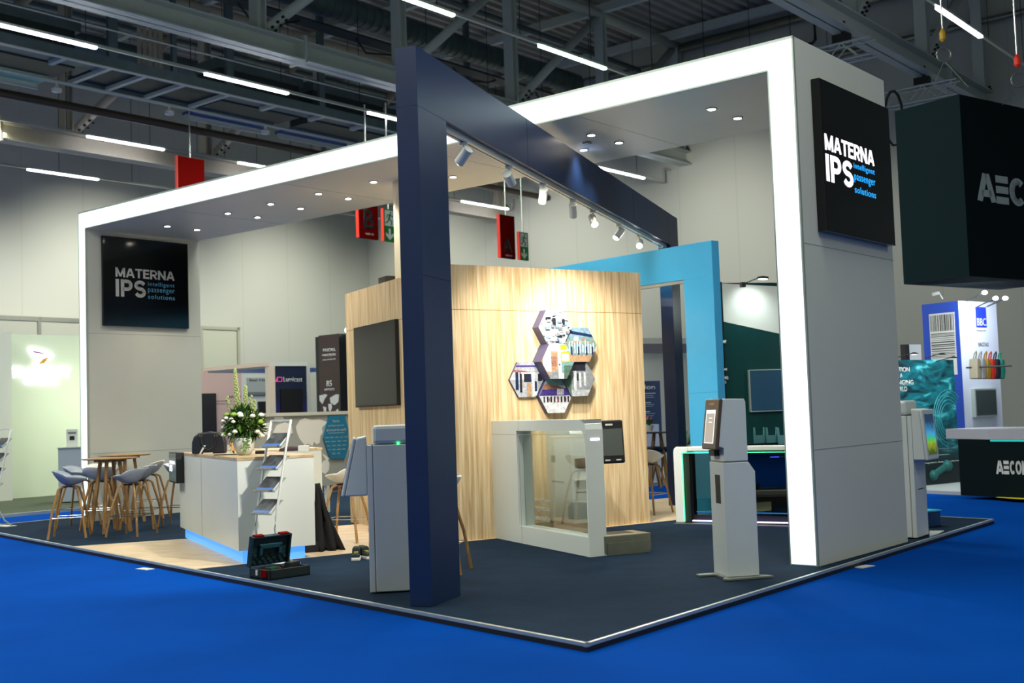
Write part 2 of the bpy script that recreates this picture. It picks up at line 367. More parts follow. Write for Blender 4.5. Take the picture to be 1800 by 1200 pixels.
for k, (n, lab, matn) in enumerate(((-21.55, 'long grey steel roof truss with bolted joints crossing above the stand', 'steel_white'),
                              (-11.1, 'grey steel roof truss in the upper right, behind the black logo panel', 'steel_white'),
                              (-30.0, 'cream steel roof truss low along the left wall, behind the hanging lights', 'steel_cream'))):
    t = thing('roof_truss', lab, 'truss', (0, 0, 0), group='roof trusses'); zb = (10.0, 10.05, 9.08)[k]
    ibeam(MB(), n, -8, 36.2, zb, .48, .5, .035).build('bottom_chord', matn, t)
    MB().cyl(hp(n, -8, 14.25), hp(n, 36.2, 14.25), .17, n=12).build('top_chord', matn, t, smooth=True)
    for i in range(-2, 5):
        d = 17.2+4.65*i
        if d > 36: break
        ibv = MB()
        hbox(ibv, n-.16, n+.16, d-.13, d-.10, zb+.48, 14.2); hbox(ibv, n-.16, n+.16, d+.10, d+.13, zb+.48, 14.2); hbox(ibv, n-.02, n+.02, d-.1, d+.1, zb+.48, 14.2)
        ibv.build('vertical_post', matn, t)
        MB().cyl(hp(n, d+.25, zb+.6), hp(n, min(d+4.4, 36), 14.05), .13, n=12).build('diagonal_strut', matn, t, smooth=True)
        b = MB()
        for q in range(3):
            for s_ in (0, 1): b.cyl(hp(n+.13, d+.3+.16*q+.1*s_, zb+.62+.16*q-.06*s_), hp(n+.19, d+.3+.16*q+.1*s_, zb+.62+.16*q-.06*s_), .035, n=6)
        b.build('joint_bolts', 'black', t)
    for d in (18.4, 32.4) if k != 2 else (15.2, 26):
        hbox(MB(), n-.3, n+.3, d-.03, d+.03, zb-.06, zb+.6).build('splice_plate', matn, t)
# purlins
for k, d in enumerate((8, 12.6, 17.2, 21.8, 26.5, 31.2, 35.2)):
    m = MB(); v0 = hp(-38, d, 14.45); v1 = hp(10, d, 14.45)
    m.bar(v0, v1, .2, .28)
    struct(m.build('trim_%d' % (k+1), 'steel_white'))
# light lines: housing plus lit tubes
def u_at(px, py, z):
    g = G(px, py, z); return g.x*HU[0]+g.y*HU[1]
LZ = 9.43
lines = [(-22.2, [((0, 20), (195, 72)), ((385, 120), (525, 157)), ((665, 192), (760, 215)), ((1057, 292), (1127, 313))], 'tube', 'suspended light line running just above the glowing arch'),
         (-29.3, [((-60, 182), (8, 198)), ((180, 230), (307, 256)), ((441, 279), (490, 290)), ((827, 350), (897, 366))], 'tube', 'suspended light line passing behind the red banner on the left'),
         (-34.3, [((70, 290), (192, 309)), ((420, 340), (500, 352))], 'tube', 'lowest light line on the left, nearest the hall wall'),
         (-15.5, [((700, -30), (835, 13)), ((978, 70), (1088, 113))], 'tubeg', 'suspended light line above the glowing beam at the top middle'),
         (-8.2, [((1695, 0), (1760, 55))], 'tube', 'suspended light line in the upper right corner')]
for n, segs, tm, lab in lines:
    t = thing('light_line', lab, 'light', (0, 0, 0), group='suspended light lines')
    dend = 35.2
    ds = min(u_at(*segs[0][0], LZ), 12)-3
    hbox(MB(), n-.035, n+.035, ds, dend, LZ, LZ+.06).build('housing', 'trim', t)
    for a, b in segs:
        hbox(MB(), n-.045, n+.045, u_at(*a, LZ), u_at(*b, LZ), LZ-.045, LZ).build('light_tube', tm, t)
    m = MB(); d = ds
    while d < dend: m.cyl(hp(n, d, LZ+.06), hp(n, d, RZ), .009, n=4); d += 2.6
    m.build('suspension_wires', 'black', t)
    MB().tube([hp(n, 35.2, LZ+.03), hp(n, 35.7, LZ+.03), hp(n, 35.7, LZ+.5), hp(n, 36.2, LZ+.5)], .04, 6).build('wall_bracket', 'trim', t)
# ducts and services
m = MB(); m.cyl(hp(-23.95, 6, 12.8), hp(-23.95, 33, 12.8), .36, n=20)
t = thing('spiral_duct', 'round grey-blue ventilation duct under the roof, behind the large truss', 'duct')
m.build('duct_pipe', 'duct', t, smooth=True)
m = MB(); d = 6.5
while d < 32.9: m.cyl(hp(-23.95, d, 12.8), hp(-23.95, d+.03, 12.8), .37, n=20); d += .3
m.build('duct_seams', 'duct', t)
t = thing('spiral_duct', 'thinner round duct close to the left wall, under the roof', 'duct')
MB().cyl(hp(-33, 6, 13.3), hp(-33, 36.1, 13.3), .35, n=16).build('duct_pipe', 'duct', t, smooth=True)
tag(MB().cyl(hp(-27.75, -6, 9.7), hp(-27.75, 36.1, 9.7), .11, n=10).build('crane_rail', 'railb', smooth=True), 'long brown rail hung below the roof on the left', 'rail')
t = thing('sprinkler_pipe', 'thin white pipe with sprinkler heads running under the catwalk', 'pipe')
MB().cyl(hp(-25.7, -4, 9.62), hp(-25.7, 30, 9.62), .045, n=8).build('pipe', 'steel_white', t, smooth=True)
for d in (14.5, 17.6, 20.7, 23.8): MB().lathe([(.03, 9.35), (.12, 9.38), (.12, 9.45), (.04, 9.5), (.03, 9.6)], (hp(-25.7, d).x, hp(-25.7, d).y), 12).build('sprinkler_head', 'white', t)
tag(MB().cyl(hp(-21.2, 35.6, 14.05), hp(8, 35.6, 14.05), .17, n=12).build('wall_pipe', 'steel', smooth=True), 'grey pipe along the top of the right-hand wall', 'pipe')  # plain grey wall pipes, not known to carry heating
tag(MB().cyl(hp(-30.5, 35.6, 13.9), hp(-22.0, 35.6, 13.6), .13, n=12).build('wall_pipe', 'steel', smooth=True), 'grey pipe at the top of the wall, left of the last truss joint', 'pipe')
tag(MB().cyl(hp(-21.0, 35.8, 12.6), hp(8, 35.8, 12.6), .1, n=10).build('wall_pipe', 'steel', smooth=True), 'lower grey pipe along the right-hand wall', 'pipe')
tag(MB().tube([hp(-21.2, 35.9, 13.2), hp(-16.4, 35.9, 13.2), hp(-16.3, 35.9, 13.3), hp(-16.3, 35.9, 14.0)], .05, 6).build('black_conduit', 'black'), 'thin black conduit with a bend on the right-hand wall', 'conduit')
t = thing('cable_loop', 'orange-edged cable loop panel on the wall above the glowing beam', 'cable')
pts = [hp(-26.5+1.5*cos(a)*1.0, 35.9, 11.6+.75*sin(a)) for a in [2*PI*i/20 for i in range(20)]]
MB().tube(pts, .06, 6, True).build('loop', mat('orange_hose', 'a04a20', .6), t)
for x in (-.9, -.3, .4, 1.0): MB().tube([hp(-26.5+x, 35.9, 11.0), hp(-26.3+x, 35.9, 11.6), hp(-26.6+x, 35.9, 12.1)], .035, 5).build('hanging_cable', 'black', t)
# catwalk
t = thing('catwalk', 'dark steel catwalk with hangers suspended under the roof on the left', 'catwalk')
hbox(MB(), -24.66, -24.55, 4, 30, 9.85, 10.12).build('side_channel', 'duct', t)
hbox(MB(), -24.6, -24.5, 4, 30, 9.83, 9.86).build('lower_lip', 'steel_white', t)
hbox(MB(), -26.42, -26.3, 15.2, 18.7, 9.85, 10.05).build('side_channel', 'duct', t)
for d in (5.2, 8.4, 11.6, 14.1, 15.25, 16.2, 17.3, 18.65, 20.2, 21.9, 23.5, 25, 27):
    k_ = -26.4 if 15 < d < 19 else -25.25
    hbox(MB(), k_, -24.6, d-.06, d+.06, 9.84, 9.93).build('cross_bar', 'steel_white', t)
for d, w_ in ((6, .1), (9.1, .1), (12.2, .1), (15.3, .12), (17.0, .06), (18.68, .11), (21.8, .1), (24.9, .1), (28, .1)):
    hbox(MB(), -24.66, -24.55, d-w_, d+w_, 10.1, RZ).build('hanger', 'duct', t)
hbox(MB(), -26.35, -24.66, 15.2, 18.7, 9.95, 9.99).build('walkway_grating', 'machine', t)
hbox(MB(), -25.25, -24.66, 4, 15.2, 9.93, 9.97).build('walkway_grating', 'duct', t)
hbox(MB(), -25.25, -24.66, 18.7, 30, 9.93, 9.97).build('walkway_grating', 'duct', t)
MB().cyl(hp(-24.5, 4, 10.75), hp(-24.5, 30, 10.75), .022, n=6).build('hand_rail', 'steel_white', t)
MB().cyl(hp(-26.3, 15.2, 10.6), hp(-26.3, 18.7, 10.6), .025, n=6).build('hand_rail', 'steel_white', t)
for k, (d0, d1) in enumerate(((3, 14.75), (18.9, 21.6), (22.1, 24.9))):
    t = thing('ventilation_unit', ('big dark ventilation housing at the top left corner', 'dark ventilation housing behind the middle of the roof truss', 'dark ventilation housing left of the navy post')[k], 'ventilation unit', group='dark ventilation units')
    hbox(MB(), -26.3, -25.3, d0, d1, 9.9, 10.8).build('housing', 'machine', t)
    hbox(MB(), -26.4, -25.28, d0, d1+.15, 10.8, 11.1).build('top_band', 'duct', t)
    hbox(MB(), -27.0, -26.32, d0, d1-.1, 9.83, 9.9).build('flank', ('mint', mat('blue_flank', '30507c', .6), mat('blue_flank', '30507c', .6))[k], t)
    hbox(MB(), -26.9, -26.84, d0, d1-.1, 9.7, 9.83).build('flank_lip', 'steel_white', t)
t = thing('pipe_bundle', 'cluster of grey riser pipes and cables left of the truss post', 'pipe')
for i in range(5): MB().cyl(hp(-27-.2*i, 17.6+.3*i, 10.6), hp(-27-.2*i, 17.6+.3*i, RZ), .06, n=8).build('riser_pipe', 'steel_cream', t)
for n in (-22.9, -27.2, -31.5, -34):
    tag(MB().cyl(hp(n, 2, 13.6), hp(n, 36, 13.6), .09, n=8).build('service_pipe', 'duct', smooth=True), 'dark service pipe under the roof, %s' % {-22.9: 'just beyond the large truss', -27.2: 'beside the round duct', -31.5: 'between the round ducts', -34: 'closest to the left wall'}[n], 'pipe', 'service pipes under the roof')
random.seed(3)
t = thing('cable_tray', 'long dark cable tray with loose cables beside the round duct', 'cable tray')
hbox(MB(), -23.8, -23.3, 8, 36, 11.9, 11.96).build('tray', 'machine', t)
for i in range(6):
    d = 10+4*i
    MB().tube([hp(-23.5, d, 12.0), hp(-23.6, d+.6, 11.6), hp(-23.4, d+1.6, 11.7), hp(-23.6, d+2.4, 12.0)], .03, 5).build('cable', 'black', t)
# lighting trusses on hoists, upper right
for k, (d, n0, n1, lab) in enumerate(((26.0, -15.5, -10.4, 'short aluminium box truss hanging left of the roof truss, above the black logo panel'), (31.1, -15.5, -10.2, 'short aluminium box truss hanging beside the green hanging cube'))):
    t = thing('box_truss', lab, 'truss', group='hanging box trusses')
    m = MB()
    for z in (9.35, 9.75):
        for dd in (-.17, .17): m.cyl(hp(n0, d+dd, z), hp(n1, d+dd, z), .028, n=8)
    m.build('main_tubes', 'trim', t)
    m = MB(); x = n0; f = 1
    while x < n1-.4:
        for dd in (-.17, .17): m.cyl(hp(x, d+dd, 9.35 if f else 9.75), hp(x+.4, d+dd, 9.75 if f else 9.35), .014, n=6)
        for z in (9.35, 9.75): m.cyl(hp(x, d-.17, z), hp(x+.4, d+.17, z), .012, n=6)
        x += .4; f = 1-f
    m.build('lattice_tubes', 'trim', t)
    hbox(MB(), -11.35, -10.95, d-.1, d+.1, 9.75, 10.0).build('clamp', 'black', t)
    MB().cyl(hp(-11.1, d, 9.9), hp(-11.1, d, 10.3), .06, n=8).build('hoist', 'black', t)
    if k: MB().tube([hp(-11.9+.25*cos(a), d-.2, 9.0+.75*sin(a)) for a in [2*PI*i/14 for i in range(14)]], .035, 6, True).build('cable_coil', 'black', t)
for k, (px, py0, py1, pr) in enumerate(((1659, -20, 96, 'above the corner of the green hanging cube'), (1790, -20, 141, 'at the right edge above the green hanging cube'))):
    g = 17.8; r = ray(px, py1); s = g/r.y; p = Vector((r.x*s, r.y*s, r.z*s+EYE))
    t = thing('chain_hoist', 'hoist hook with steel ring '+pr, 'hoist', (p.x, p.y, p.z), group='hoist hooks')
    MB().cyl((0, 0, .25), (0, 0, 3.5), .012, n=6).build('chain', 'chrome', t)
    MB().lathe([(.02, .2), (.05, .24), (.05, .34), (.02, .4)], n=10).build('hook_block', mat('yellow_hook', 'b89010', .5) if k == 0 else 'rededge', t)
    MB().tube([(.11*cos(a), .0, .11*sin(a)) for a in [2*PI*i/16 for i in range(16)]], .014, 6, True).build('ring', 'steel', t)
    if k == 0: MB().tube([(0, 0, -.1), (-.18, .2, -.56)], .006, 5).build('steel_wire', 'steel', t); MB().tube([(0, 0, -.1), (.35, .0, -.52)], .006, 5).build('steel_wire', 'steel', t)
    else: MB().tube([(0, 0, -.1), (-.2, .6, -.42)], .006, 5).build('steel_wire', 'steel', t)
#%%STAND
# ================================================================ THE GLOWING ARCH
AR = (2.6281, 10.4816); AAZ = 129.54; W, HT, TR, TB, TL, DP = 12.054, 4.754, .267, .271, .2, 2.08
dd = Vector((-0.7713, 0.6365, 0)); ol = Vector((AR[0], AR[1], 0)) + dd*W
ar = thing('light_arch', 'huge white portal with a glowing front edge spanning the whole stand', 'arch', ol, AAZ)
MB().box(0, TL, .03, DP, 0, HT).build('left_leg', 'white_soft', ar)
MB().box(W-TR, W, .03, DP, 0, HT).build('right_leg', 'white_soft', ar)
MB().box(TL, W-TR, .03, DP, HT-TB, HT).build('beam', 'white_soft', ar)
MB().box(.015, TL-.012, .0, .03, .012, HT-.015).build('light_panel', 'lit', ar)
MB().box(TL-.012, W-TR-.0, .0, .03, HT-TB+.015, HT-.02).build('light_panel', 'lit', ar)
MB().box(W-TR+.012, W-.015, .0, .03, .012, HT-.02).build('light_panel', 'lit', ar)
m = MB(); e = .012
m.box(0, W, -.004, .03, HT-.018, HT+.004); m.box(TL, W-TR, -.004, .03, HT-TB, HT-TB+.014); m.box(0, .014, -.004, .03, 0, HT); m.box(W-.014, W, -.004, .03, 0, HT)
m.box(TL-.01, TL+.002, -.004, .03, 0, HT-TB); m.box(W-TR, W-TR+.012, -.004, .03, 0, HT-TB); m.build('profile_frame', 'trim', ar)
m = MB()     # panel joints
for z in (1.02, 2.87): m.box(W-.001, W+.0012, .03, DP, z, z+.006); m.box(TL-.001, TL+.0012, .03, DP, z, z+.006)
for x in (2.4, 4.9, 7.4, 9.6): m.box(x, x+.006, .03, DP, HT-TB-.0012, HT-TB)
m.build('panel_joint', mat('joint_grey', '8d8f88', .7), ar)
zs = HT-TB
for u in (10.87, 9.36, 8.38, 7.37, 6.30, 5.40, 4.36, 3.33, 2.83, 1.31):
    for v in (.80, 1.34):
        if (u == 5.40 and v < 1) or (u == 4.36): continue
        x = W-u
        dl = MB().lathe([(.045, zs-.012), (.058, zs-.012), (.06, zs), (.045, zs+.0)], (x, v), 20).build('downlight', 'chrome', ar, smooth=True)
        MB().lathe([(.04, zs-.014), (.001, zs-.016)], (x, v), 16).build('lamp', 'lamp', dl)
        p = ol + (-dd)*x + Vector((0.6365, 0.7713, 0))*v
        light('soffit_downlight', 'SPOT', (p.x, p.y, zs-.03), 42, (1.0, .9, .76), (p.x, p.y, 0), spot_size=rad(95), spot_blend=.8, shadow_soft_size=.04)
MB().box(W-3.12, W-3.04, 1.03, 1.1, zs-.02, zs).build('smoke_detector', 'steel', ar)

def logo(t, y, x0, x1, zM1, zM0, zI0, xs, zl, mw, mb):
    block('MATERNA', mw, t, x0, x1, zM0, zM1, y, .19, 'letters_materna', .10)
    block('IPS', mw, t, x0, xs[0], zI0, zM0-.035, y, .20, 'letters_ips', .12)
    for s, (a, b) in zip(('intelligent', 'passenger', 'solutions'), zl): text(s, mb, t, xs[1], x1, b, a, y, 'letters_small', .003, spacing=1.15)
iL = ol + (-dd)*TL
sg = thing('logo_panel', 'square black glossy logo panel on the inner face of the left arch leg', 'sign', iL, 39.54)
MB().box(.263, 1.82, -.05, 0, 2.995, 4.40).build('panel', 'black_gloss', sg, bevel=.004)
sy = lambda px, py: L(sg, px, py, -.051)[1]
logo(sg, -.051, L(sg, 203, 480, -.051)[0], L(sg, 306.3, 480, -.051)[0], sy(203, 469.5), sy(203, 486), sy(204, 520.5), (L(sg, 256, 500, -.051)[0], L(sg, 260, 500, -.051)[0]),
     ((sy(260, 495), sy(260, 504.5)), (sy(260, 506.5), sy(260, 516)), (sy(260, 517), sy(260, 525))), 'letter_w', 'letter_b')
orr = Vector((AR[0], AR[1], 0))
sr = thing('logo_panel', 'square black logo panel with lit lettering on the outer side of the right arch leg', 'sign', orr, 39.54)
MB().box(.325, 1.95, -.085, 0, 3.005, 4.42).build('panel', 'black_gloss', sr, bevel=.004)
_a = L(sr, 1449, 233, -.086); _b = L(sr, 1536, 293, -.086); _c2 = L(sr, 1453, 322, -.086); _d = L(sr, 1540, 347, -.086)
logo(sr, -.086, _a[0], _b[0]+.01, L(sr, 1449, 234, -.086)[1], L(sr, 1450, 262.5, -.086)[1], L(sr, 1453.5, 317.5, -.086)[1], (L(sr, 1499, 300, -.086)[0], L(sr, 1501, 300, -.086)[0]),
     [(L(sr, 1500, y0, -.086)[1], L(sr, 1500, y1, -.086)[1]) for y0, y1 in ((285, 298), (305.5, 319.5), (325.5, 337.5))], 'letter_wl', 'letter_bl')

# ================================================================ NAVY FRAME
NX, NY, NAZ, NW, NT, NH, NB, NL = -0.670, 9.0036, 20.118, .559, .183, 4.315, .473, 9.467
nf = thing('navy_frame', 'tall navy blue portal frame cutting diagonally through the stand', 'frame', (NX, NY, 0), NAZ)
MB().box(0, NW, 0, NT, 0, NH-NB).build('post', 'navy', nf, bevel=.002)
MB().box(NL-NW, NL, 0, NT, 0, NH-NB).build('post', 'navy', nf, bevel=.002)
MB().box(0, NL, 0, NT, NH-NB, NH).build('beam', 'navy', nf, bevel=.002)
m = MB()
for x in (2.57, 4.7, 6.75, 8.84): m.box(x, x+.006, -.001, 0.0005, NH-NB, NH)
m.box(0, NW, -.001, .0005, 2.52, 2.525); m.build('panel_joint', mat('navy_joint', '0a1428', .8), nf)
rail = nf
MB().box(NW+.02, NL-NW-.02, .055, .125, NH-NB-.045, NH-NB).build('rail', 'white', rail)
MB().box(NW+.03, NL-NW-.03, .083, .097, NH-NB-.047, NH-NB-.044).build('rail_slot', 'black', rail)
XN = dirv(NAZ); YN = dirv(NAZ-90)
def track_head(i, x, tx, ty, lit, base, zr, X0, Y0, off, group, lab, e=0):
    p = base + X0*x + Y0*off; p.z = zr
    t = thing('track_spotlight', lab, 'spotlight', p, 90, group)
    MB().box(-.035, .035, -.02, .02, -.03, 0).build('adapter', 'white', t, bevel=.003)
    MB().cyl((0, 0, -.03), (0, 0, -.075), .01, n=8).build('stem', 'white', t)
    d = Vector((tx-p.x, ty-p.y, -p.z+(2.1 if i in (1, 2, 3) and group else 1.3))).normalized(); c = Vector((0, 0, -.12))
    hd = MB().cyl(c-d*.075, c+d*.085, .045, n=20).build('lamp_head', 'white', t, smooth=False, bevel=.002)
    MB().cyl(c+d*.083, c+d*.0875, .038, n=18).build('lens', 'lampc' if lit else 'black', hd)
    if e: light('track_spot', 'SPOT', p+c+d*.1, e, (1.0, .95, .86), p+c+d*3, spot_size=rad(72), spot_blend=.9, shadow_soft_size=.035)
nb = Vector((NX, NY, 0))
heads = [(1.14, -2.6, 12.2, 1, 380), (2.27, 1.1, 14.4, 0, 250), (3.28, .15, 13.7, 0, 120), (4.32, .9, 14.5, 0, 190), (5.12, 1.6, 11.5, 1, 100), (6.30, -.4, 14.0, 1, 60), (7.38, .9, 11.5, 1, 80), (8.65, .2, 14.2, 1, 60)]
for i, (x, tx, ty, lit, e) in enumerate(heads):
    track_head(i, x, tx, ty, lit, nb.copy(), NH-NB-.045, XN, YN, .09, 'spotlights under the navy beam', 'white cylinder spotlight under the navy beam, %s from the near post' % ORD[i], e)

# ================================================================ LIGHT BLUE FRAME
BA = -39.7; BX = dirv(BA); BY = dirv(BA-90)
bn = Vector((2.704, 15.641, 0)); BL = 4.6
bf = thing('light_blue_frame', 'light blue portal frame standing behind the oak wall', 'frame', bn, BA)
MB().box(0, .52, -.146, 0, 0, 3.645-.473).build('post', 'sky', bf, bevel=.002)
MB().box(BL-.52, BL, -.146, 0, 0, 3.645-.473).build('post', 'sky', bf, bevel=.002)
MB().box(0, BL, -.146, 0, 3.172, 3.645).build('beam', 'sky', bf, bevel=.002)
m = MB(); m.box(.52, BL-.52, -.1, -.04, 3.13, 3.172); m.box(.52, .55, -.1, -.04, 0, 3.13)
m.build('white_rail', 'white', bf)
MB().box(0, .52, -.0005, .001, 1.62, 1.625).build('panel_joint', mat('blue_joint', '3a8db4', .8), bf)
p = G(1135, 518, 3.05); q = bn + BX*1.72
track_head(0, 1.66, -.2, 14.5, 1, bn.copy(), 3.13, BX, BY, -.07, 'spotlights under the navy beam', 'white spotlight under the light blue beam, at the edge of the oak wall', 60)

# ================================================================ OAK CABIN
KC = Vector((-.747, 13.47)); WR = Vector((1.667, 15.02)); WL = Vector((-2.316, 16.443)); ZW = 3.17
FAZ = math.degrees(math.atan2(WR.x-KC.x, WR.y-KC.y)); LAZ = math.degrees(math.atan2(KC.x-WL.x, KC.y-WL.y))
ow = thing('oak_cabin', 'tall box-shaped oak-panelled cabin in the middle of the stand', 'cabin', (KC.x, KC.y, 0), FAZ)
i_ = Matrix.Rotation(-rad(90-FAZ), 3, 'Z')
def lc(p): v = i_ @ Vector((p.x-KC.x, p.y-KC.y, 0)); return (v.x, v.y)
poly = [lc(KC), lc(WR), lc(WR+(WL-KC)), lc(WL)]
MB().prismz(poly, 0, 2.645).build('lower_panels', 'oak', ow)
MB().prismz(poly, 2.652, ZW).build('upper_panels', 'oak', ow)
ins = [((p[0]+(poly[0][0]+poly[2][0])/2*.002)/1.002, (p[1]+(poly[0][1]+poly[2][1])/2*.002)/1.002) for p in poly]
MB().prismz(ins, 2.64, 2.655).build('shadow_gap', mat('oak_gap', '8a6c42', .8), ow)
fw = (WR-KC).length
# switched-off monitor on its left flank
ml = thing('wall_monitor', 'large switched-off monitor on the left side of the oak cabin', 'monitor', (WL.x, WL.y, 0), LAZ)
x0, z1 = L(ml, 620, 577, -.05); x1_, z0 = L(ml, 626, 716, -.05)
x0 = (x0+x1_)/2
MB().box(x0, x0+1.5, -.05, 0, z0, z1).build('housing', 'black', ml, bevel=.004)
MB().box(x0+.012, x0+1.488, -.052, -.05, z0+.02, z1-.012).build('screen', 'screen_off', ml)

# hexagonal picture panels
hexm = {k: mat('picture_'+k, tuple(.74*q for q in (int(c[0:2],16)/255, int(c[2:4],16)/255, int(c[4:6],16)/255)), .6, noise=.3, nscale=30, spec=.15) for k, c in dict(pale='c9ced4', blue='8fb4cc', grey='9aa0a4', dark='2b2c38', white='eceff2', purple='54429a', brick='b07e6a', yellow='e8d22a', tan='c9a27c', sea='7fb0b4', red='c23a44', green='5b7a6a', navy='20335f', skin='c09880').items()}
def clip(poly_, R, ap):
    out = poly_
    for k in range(6):
        a = rad(30+60*k); nx, nz = cos(a), sin(a); new = []
        for i in range(len(out)):
            p, q = out[i], out[(i+1) % len(out)]; dp = p[0]*nx+p[1]*nz-ap; dq = q[0]*nx+q[1]*nz-ap
            if dp <= 0: new.append(p)
            if dp*dq < 0: t_ = dp/(dp-dq); new.append((p[0]+(q[0]-p[0])*t_, p[1]+(q[1]-p[1])*t_))
        out = new
        if not out: return out
    return out
HR = .242
def hexagon(name, px, py, thick, lab, base, pics):
    t0 = thing('picture_hexagon', lab, 'picture', (KC.x, KC.y, 0), FAZ, 'hexagonal pictures on the oak wall')
    cx, cz = L(t0, px, py, -thick)
    t0.location = Vector((KC.x, KC.y, 0)) + dirv(FAZ)*cx + Vector((0, 0, cz))
    pts = [(HR*cos(rad(60*k)), HR*sin(rad(60*k))) for k in range(6)]
    MB().prism(pts, -thick+.003, 0).build('box_frame', mat('hexagon_side', '3a3858', .5), t0)
    MB().prism([(a*.995, b*.995) for a, b in pts], -thick, -thick+.003).build('picture', hexm[base], t0)
    n = 0
    by = {}
    for (c, poly_) in pics:
        pp = clip(poly_, HR, HR*cos(rad(30))*.99)
        if len(pp) > 2:
            n += 1; by.setdefault(c, []).append((pp, n))
    for c, L_ in by.items():
        mm = MB()
        for pp, k in L_: mm.prism(pp, -thick-.0003*k-.0006, -thick)
        mm.build('picture_print', hexm[c], t0)
def R_(x0, x1, z0, z1, sk=0.0): return [(x0, z0), (x1, z0), (x1+sk, z1), (x0+sk, z1)]
random.seed(11)
bits = [(random.choice(['white', 'pale', 'blue', 'white', 'dark', 'grey', 'navy']), R_(x, x+random.uniform(.02, .07), z, z+random.uniform(.01, .04))) for _ in range(60) for x in [random.uniform(-.22, .2)] for z in [random.uniform(-.2, .18)]]
hexagon('top', 976, 575, .14, 'topmost hexagonal picture, a pale collage of blue and white airport scenes', 'pale', [('white', R_(-.25, .25, .09, .21))]+bits+[('dark', R_(-.04, .0, .03, .11)), ('dark', R_(.1, .13, .03, .1))])
bits = [('white', R_(x, x+.014, -.1, random.uniform(.0, .06))) for x in [-.18+.04*i for i in range(10)]]+[('navy', R_(x, x+.02, -.12, -.02)) for x in (-.15, -.05, .07, .16)]
hexagon('upright', 1021, 606, .12, 'upper right hexagonal picture of a glazed terminal with gates', 'sea', [('blue', R_(-.25, .25, .1, .21)), ('navy', [(-.2, .14), (.2, .09), (.22, .12), (-.2, .18)]), ('white', R_(-.1, -.03, .05, .1)), ('tan', R_(-.25, .25, .03, .05)), ('tan', R_(-.25, .25, -.21, -.12)), ('skin', R_(.02, .07, .06, .09))]+bits)
hexagon('centre', 981, 635, .2, 'central hexagonal picture of a white kiosk with a yellow screen', 'tan', [('pale', R_(-.25, .25, .12, .21)), ('brick', R_(-.1, -.02, -.06, .06)), ('white', R_(-.22, -.1, -.12, .12)), ('white', R_(.0, .08, -.21, .21)), ('sea', R_(.05, .25, -.14, .0)), ('green', R_(.08, .25, -.21, -.05)), ('yellow', R_(.04, .13, .14, .2)), ('yellow', R_(.04, .17, -.01, .11)), ('white', R_(.055, .155, .01, .09)), ('grey', [(-.2, -.21), (0, -.21), (0, -.1), (-.2, -.16)]), ('dark', R_(.01, .03, -.05, -.03))])
hexagon('left', 926, 667, .035, 'left hexagonal picture of people queuing at check-in machines', 'pale', [('purple', R_(-.2, .2, .15, .17)), ('red', [(-.2, .1), (.12, .07), (.12, .085), (-.2, .12)]), ('white', R_(-.25, .25, .0, .09)), ('dark', R_(-.04, .06, -.03, .07)), ('navy', R_(.04, .065, -.03, .07)), ('white', R_(.08, .15, -.2, .08)), ('navy', R_(-.16, -.12, -.12, .09)), ('skin', R_(-.15, -.13, .09, .12)), ('dark', R_(-.1, -.07, -.15, .07)), ('skin', R_(-.1, -.08, .07, .1)), ('dark', R_(.16, .22, -.02, .07)), ('tan', R_(.0, .06, -.2, -.04)), ('navy', R_(.11, .14, -.14, -.02))])
hexagon('lowright', 1018, 666, .1, 'lower right hexagonal picture of a row of grey self-service kiosks', 'grey', [('dark', R_(-.1, .1, .1, .21)), ('white', R_(-.08, -.04, -.17, .1)), ('white', R_(.0, .03, -.1, .08)), ('white', R_(.07, .1, -.08, .08)), ('pale', R_(-.25, .25, -.21, -.13)), ('dark', R_(-.03, -.01, -.02, .07)), ('green', R_(-.25, -.12, -.2, .05))])
hexagon('bottom', 977, 695, .075, 'bottom hexagonal picture of a purple exhibition stand', 'white', [('sea', R_(-.25, .25, .12, .21)), ('brick', [(-.22, .07), (.2, .07), (.02, .12), (-.2, .15)]), ('purple', [(-.25, -.0), (.25, -.0), (.2, .09), (-.2, .07)]), ('pale', R_(.02, .12, .01, .08))]+[('dark', R_(x, x+.02, -.08, -.01)) for x in [-.18+.05*i for i in range(8)]]+[('red', R_(x, x+.01, -.07, -.03)) for x in (-.1, .03, .14)])
#%%OBJ
# ================================================================ SELF BAG DROP
K1 = G(1037, 979); BD = -25.0
bd = thing('bag_drop_machine', 'white self-service bag drop with a framed glass side against the oak wall', 'machine', (K1.x, K1.y, 0), BD)
# side wall along x (0..2.3), y -0.16..0 ; visible face is +y
hgt = 1.35; T = .195
def Lp(px, py): return L(bd, px, py, 0)
wx1 = Lp(907, 757)[0]; wx0 = Lp(1027, 757)[0]; wz1 = Lp(907, 757)[1]; wz0 = Lp(907, 923)[1]
prof = [(0, 0), (2.3, 0), (2.3, hgt), (.10, hgt), (.05, hgt-.012), (.015, hgt-.045), (0, hgt-.1)]
out = MB()
out.prism([(0, 0), (wx0, 0), (wx0, hgt), (.10, hgt), (.05, hgt-.012), (.015, hgt-.045), (0, hgt-.1)], -T, 0)
out.box(wx0, wx1, -T, 0, 0, wz0); out.box(wx0, wx1, -T, 0, wz1, hgt); out.box(wx1, 2.3, -T, 0, 0, hgt)
out.prism([(wx0, wz1-.06), (wx0+.0, wz1), (wx0+.06, wz1)], -T, 0)
out.build('side_frame', mat('bag_drop_white', 'e0e5df', .34), bd)
m = MB(); m.box(1.55, 1.556, -.001, .001, 0, hgt); m.box(.0, 2.3, -.001, .001, hgt-.155, hgt-.151)
m.build('seam', mat('kiosk_seam', '9da29c', .6), bd)
g_ = MB().box(wx0, wx1, -.09, -.082, wz0, wz1).build('glass_pane', 'glass', bd)
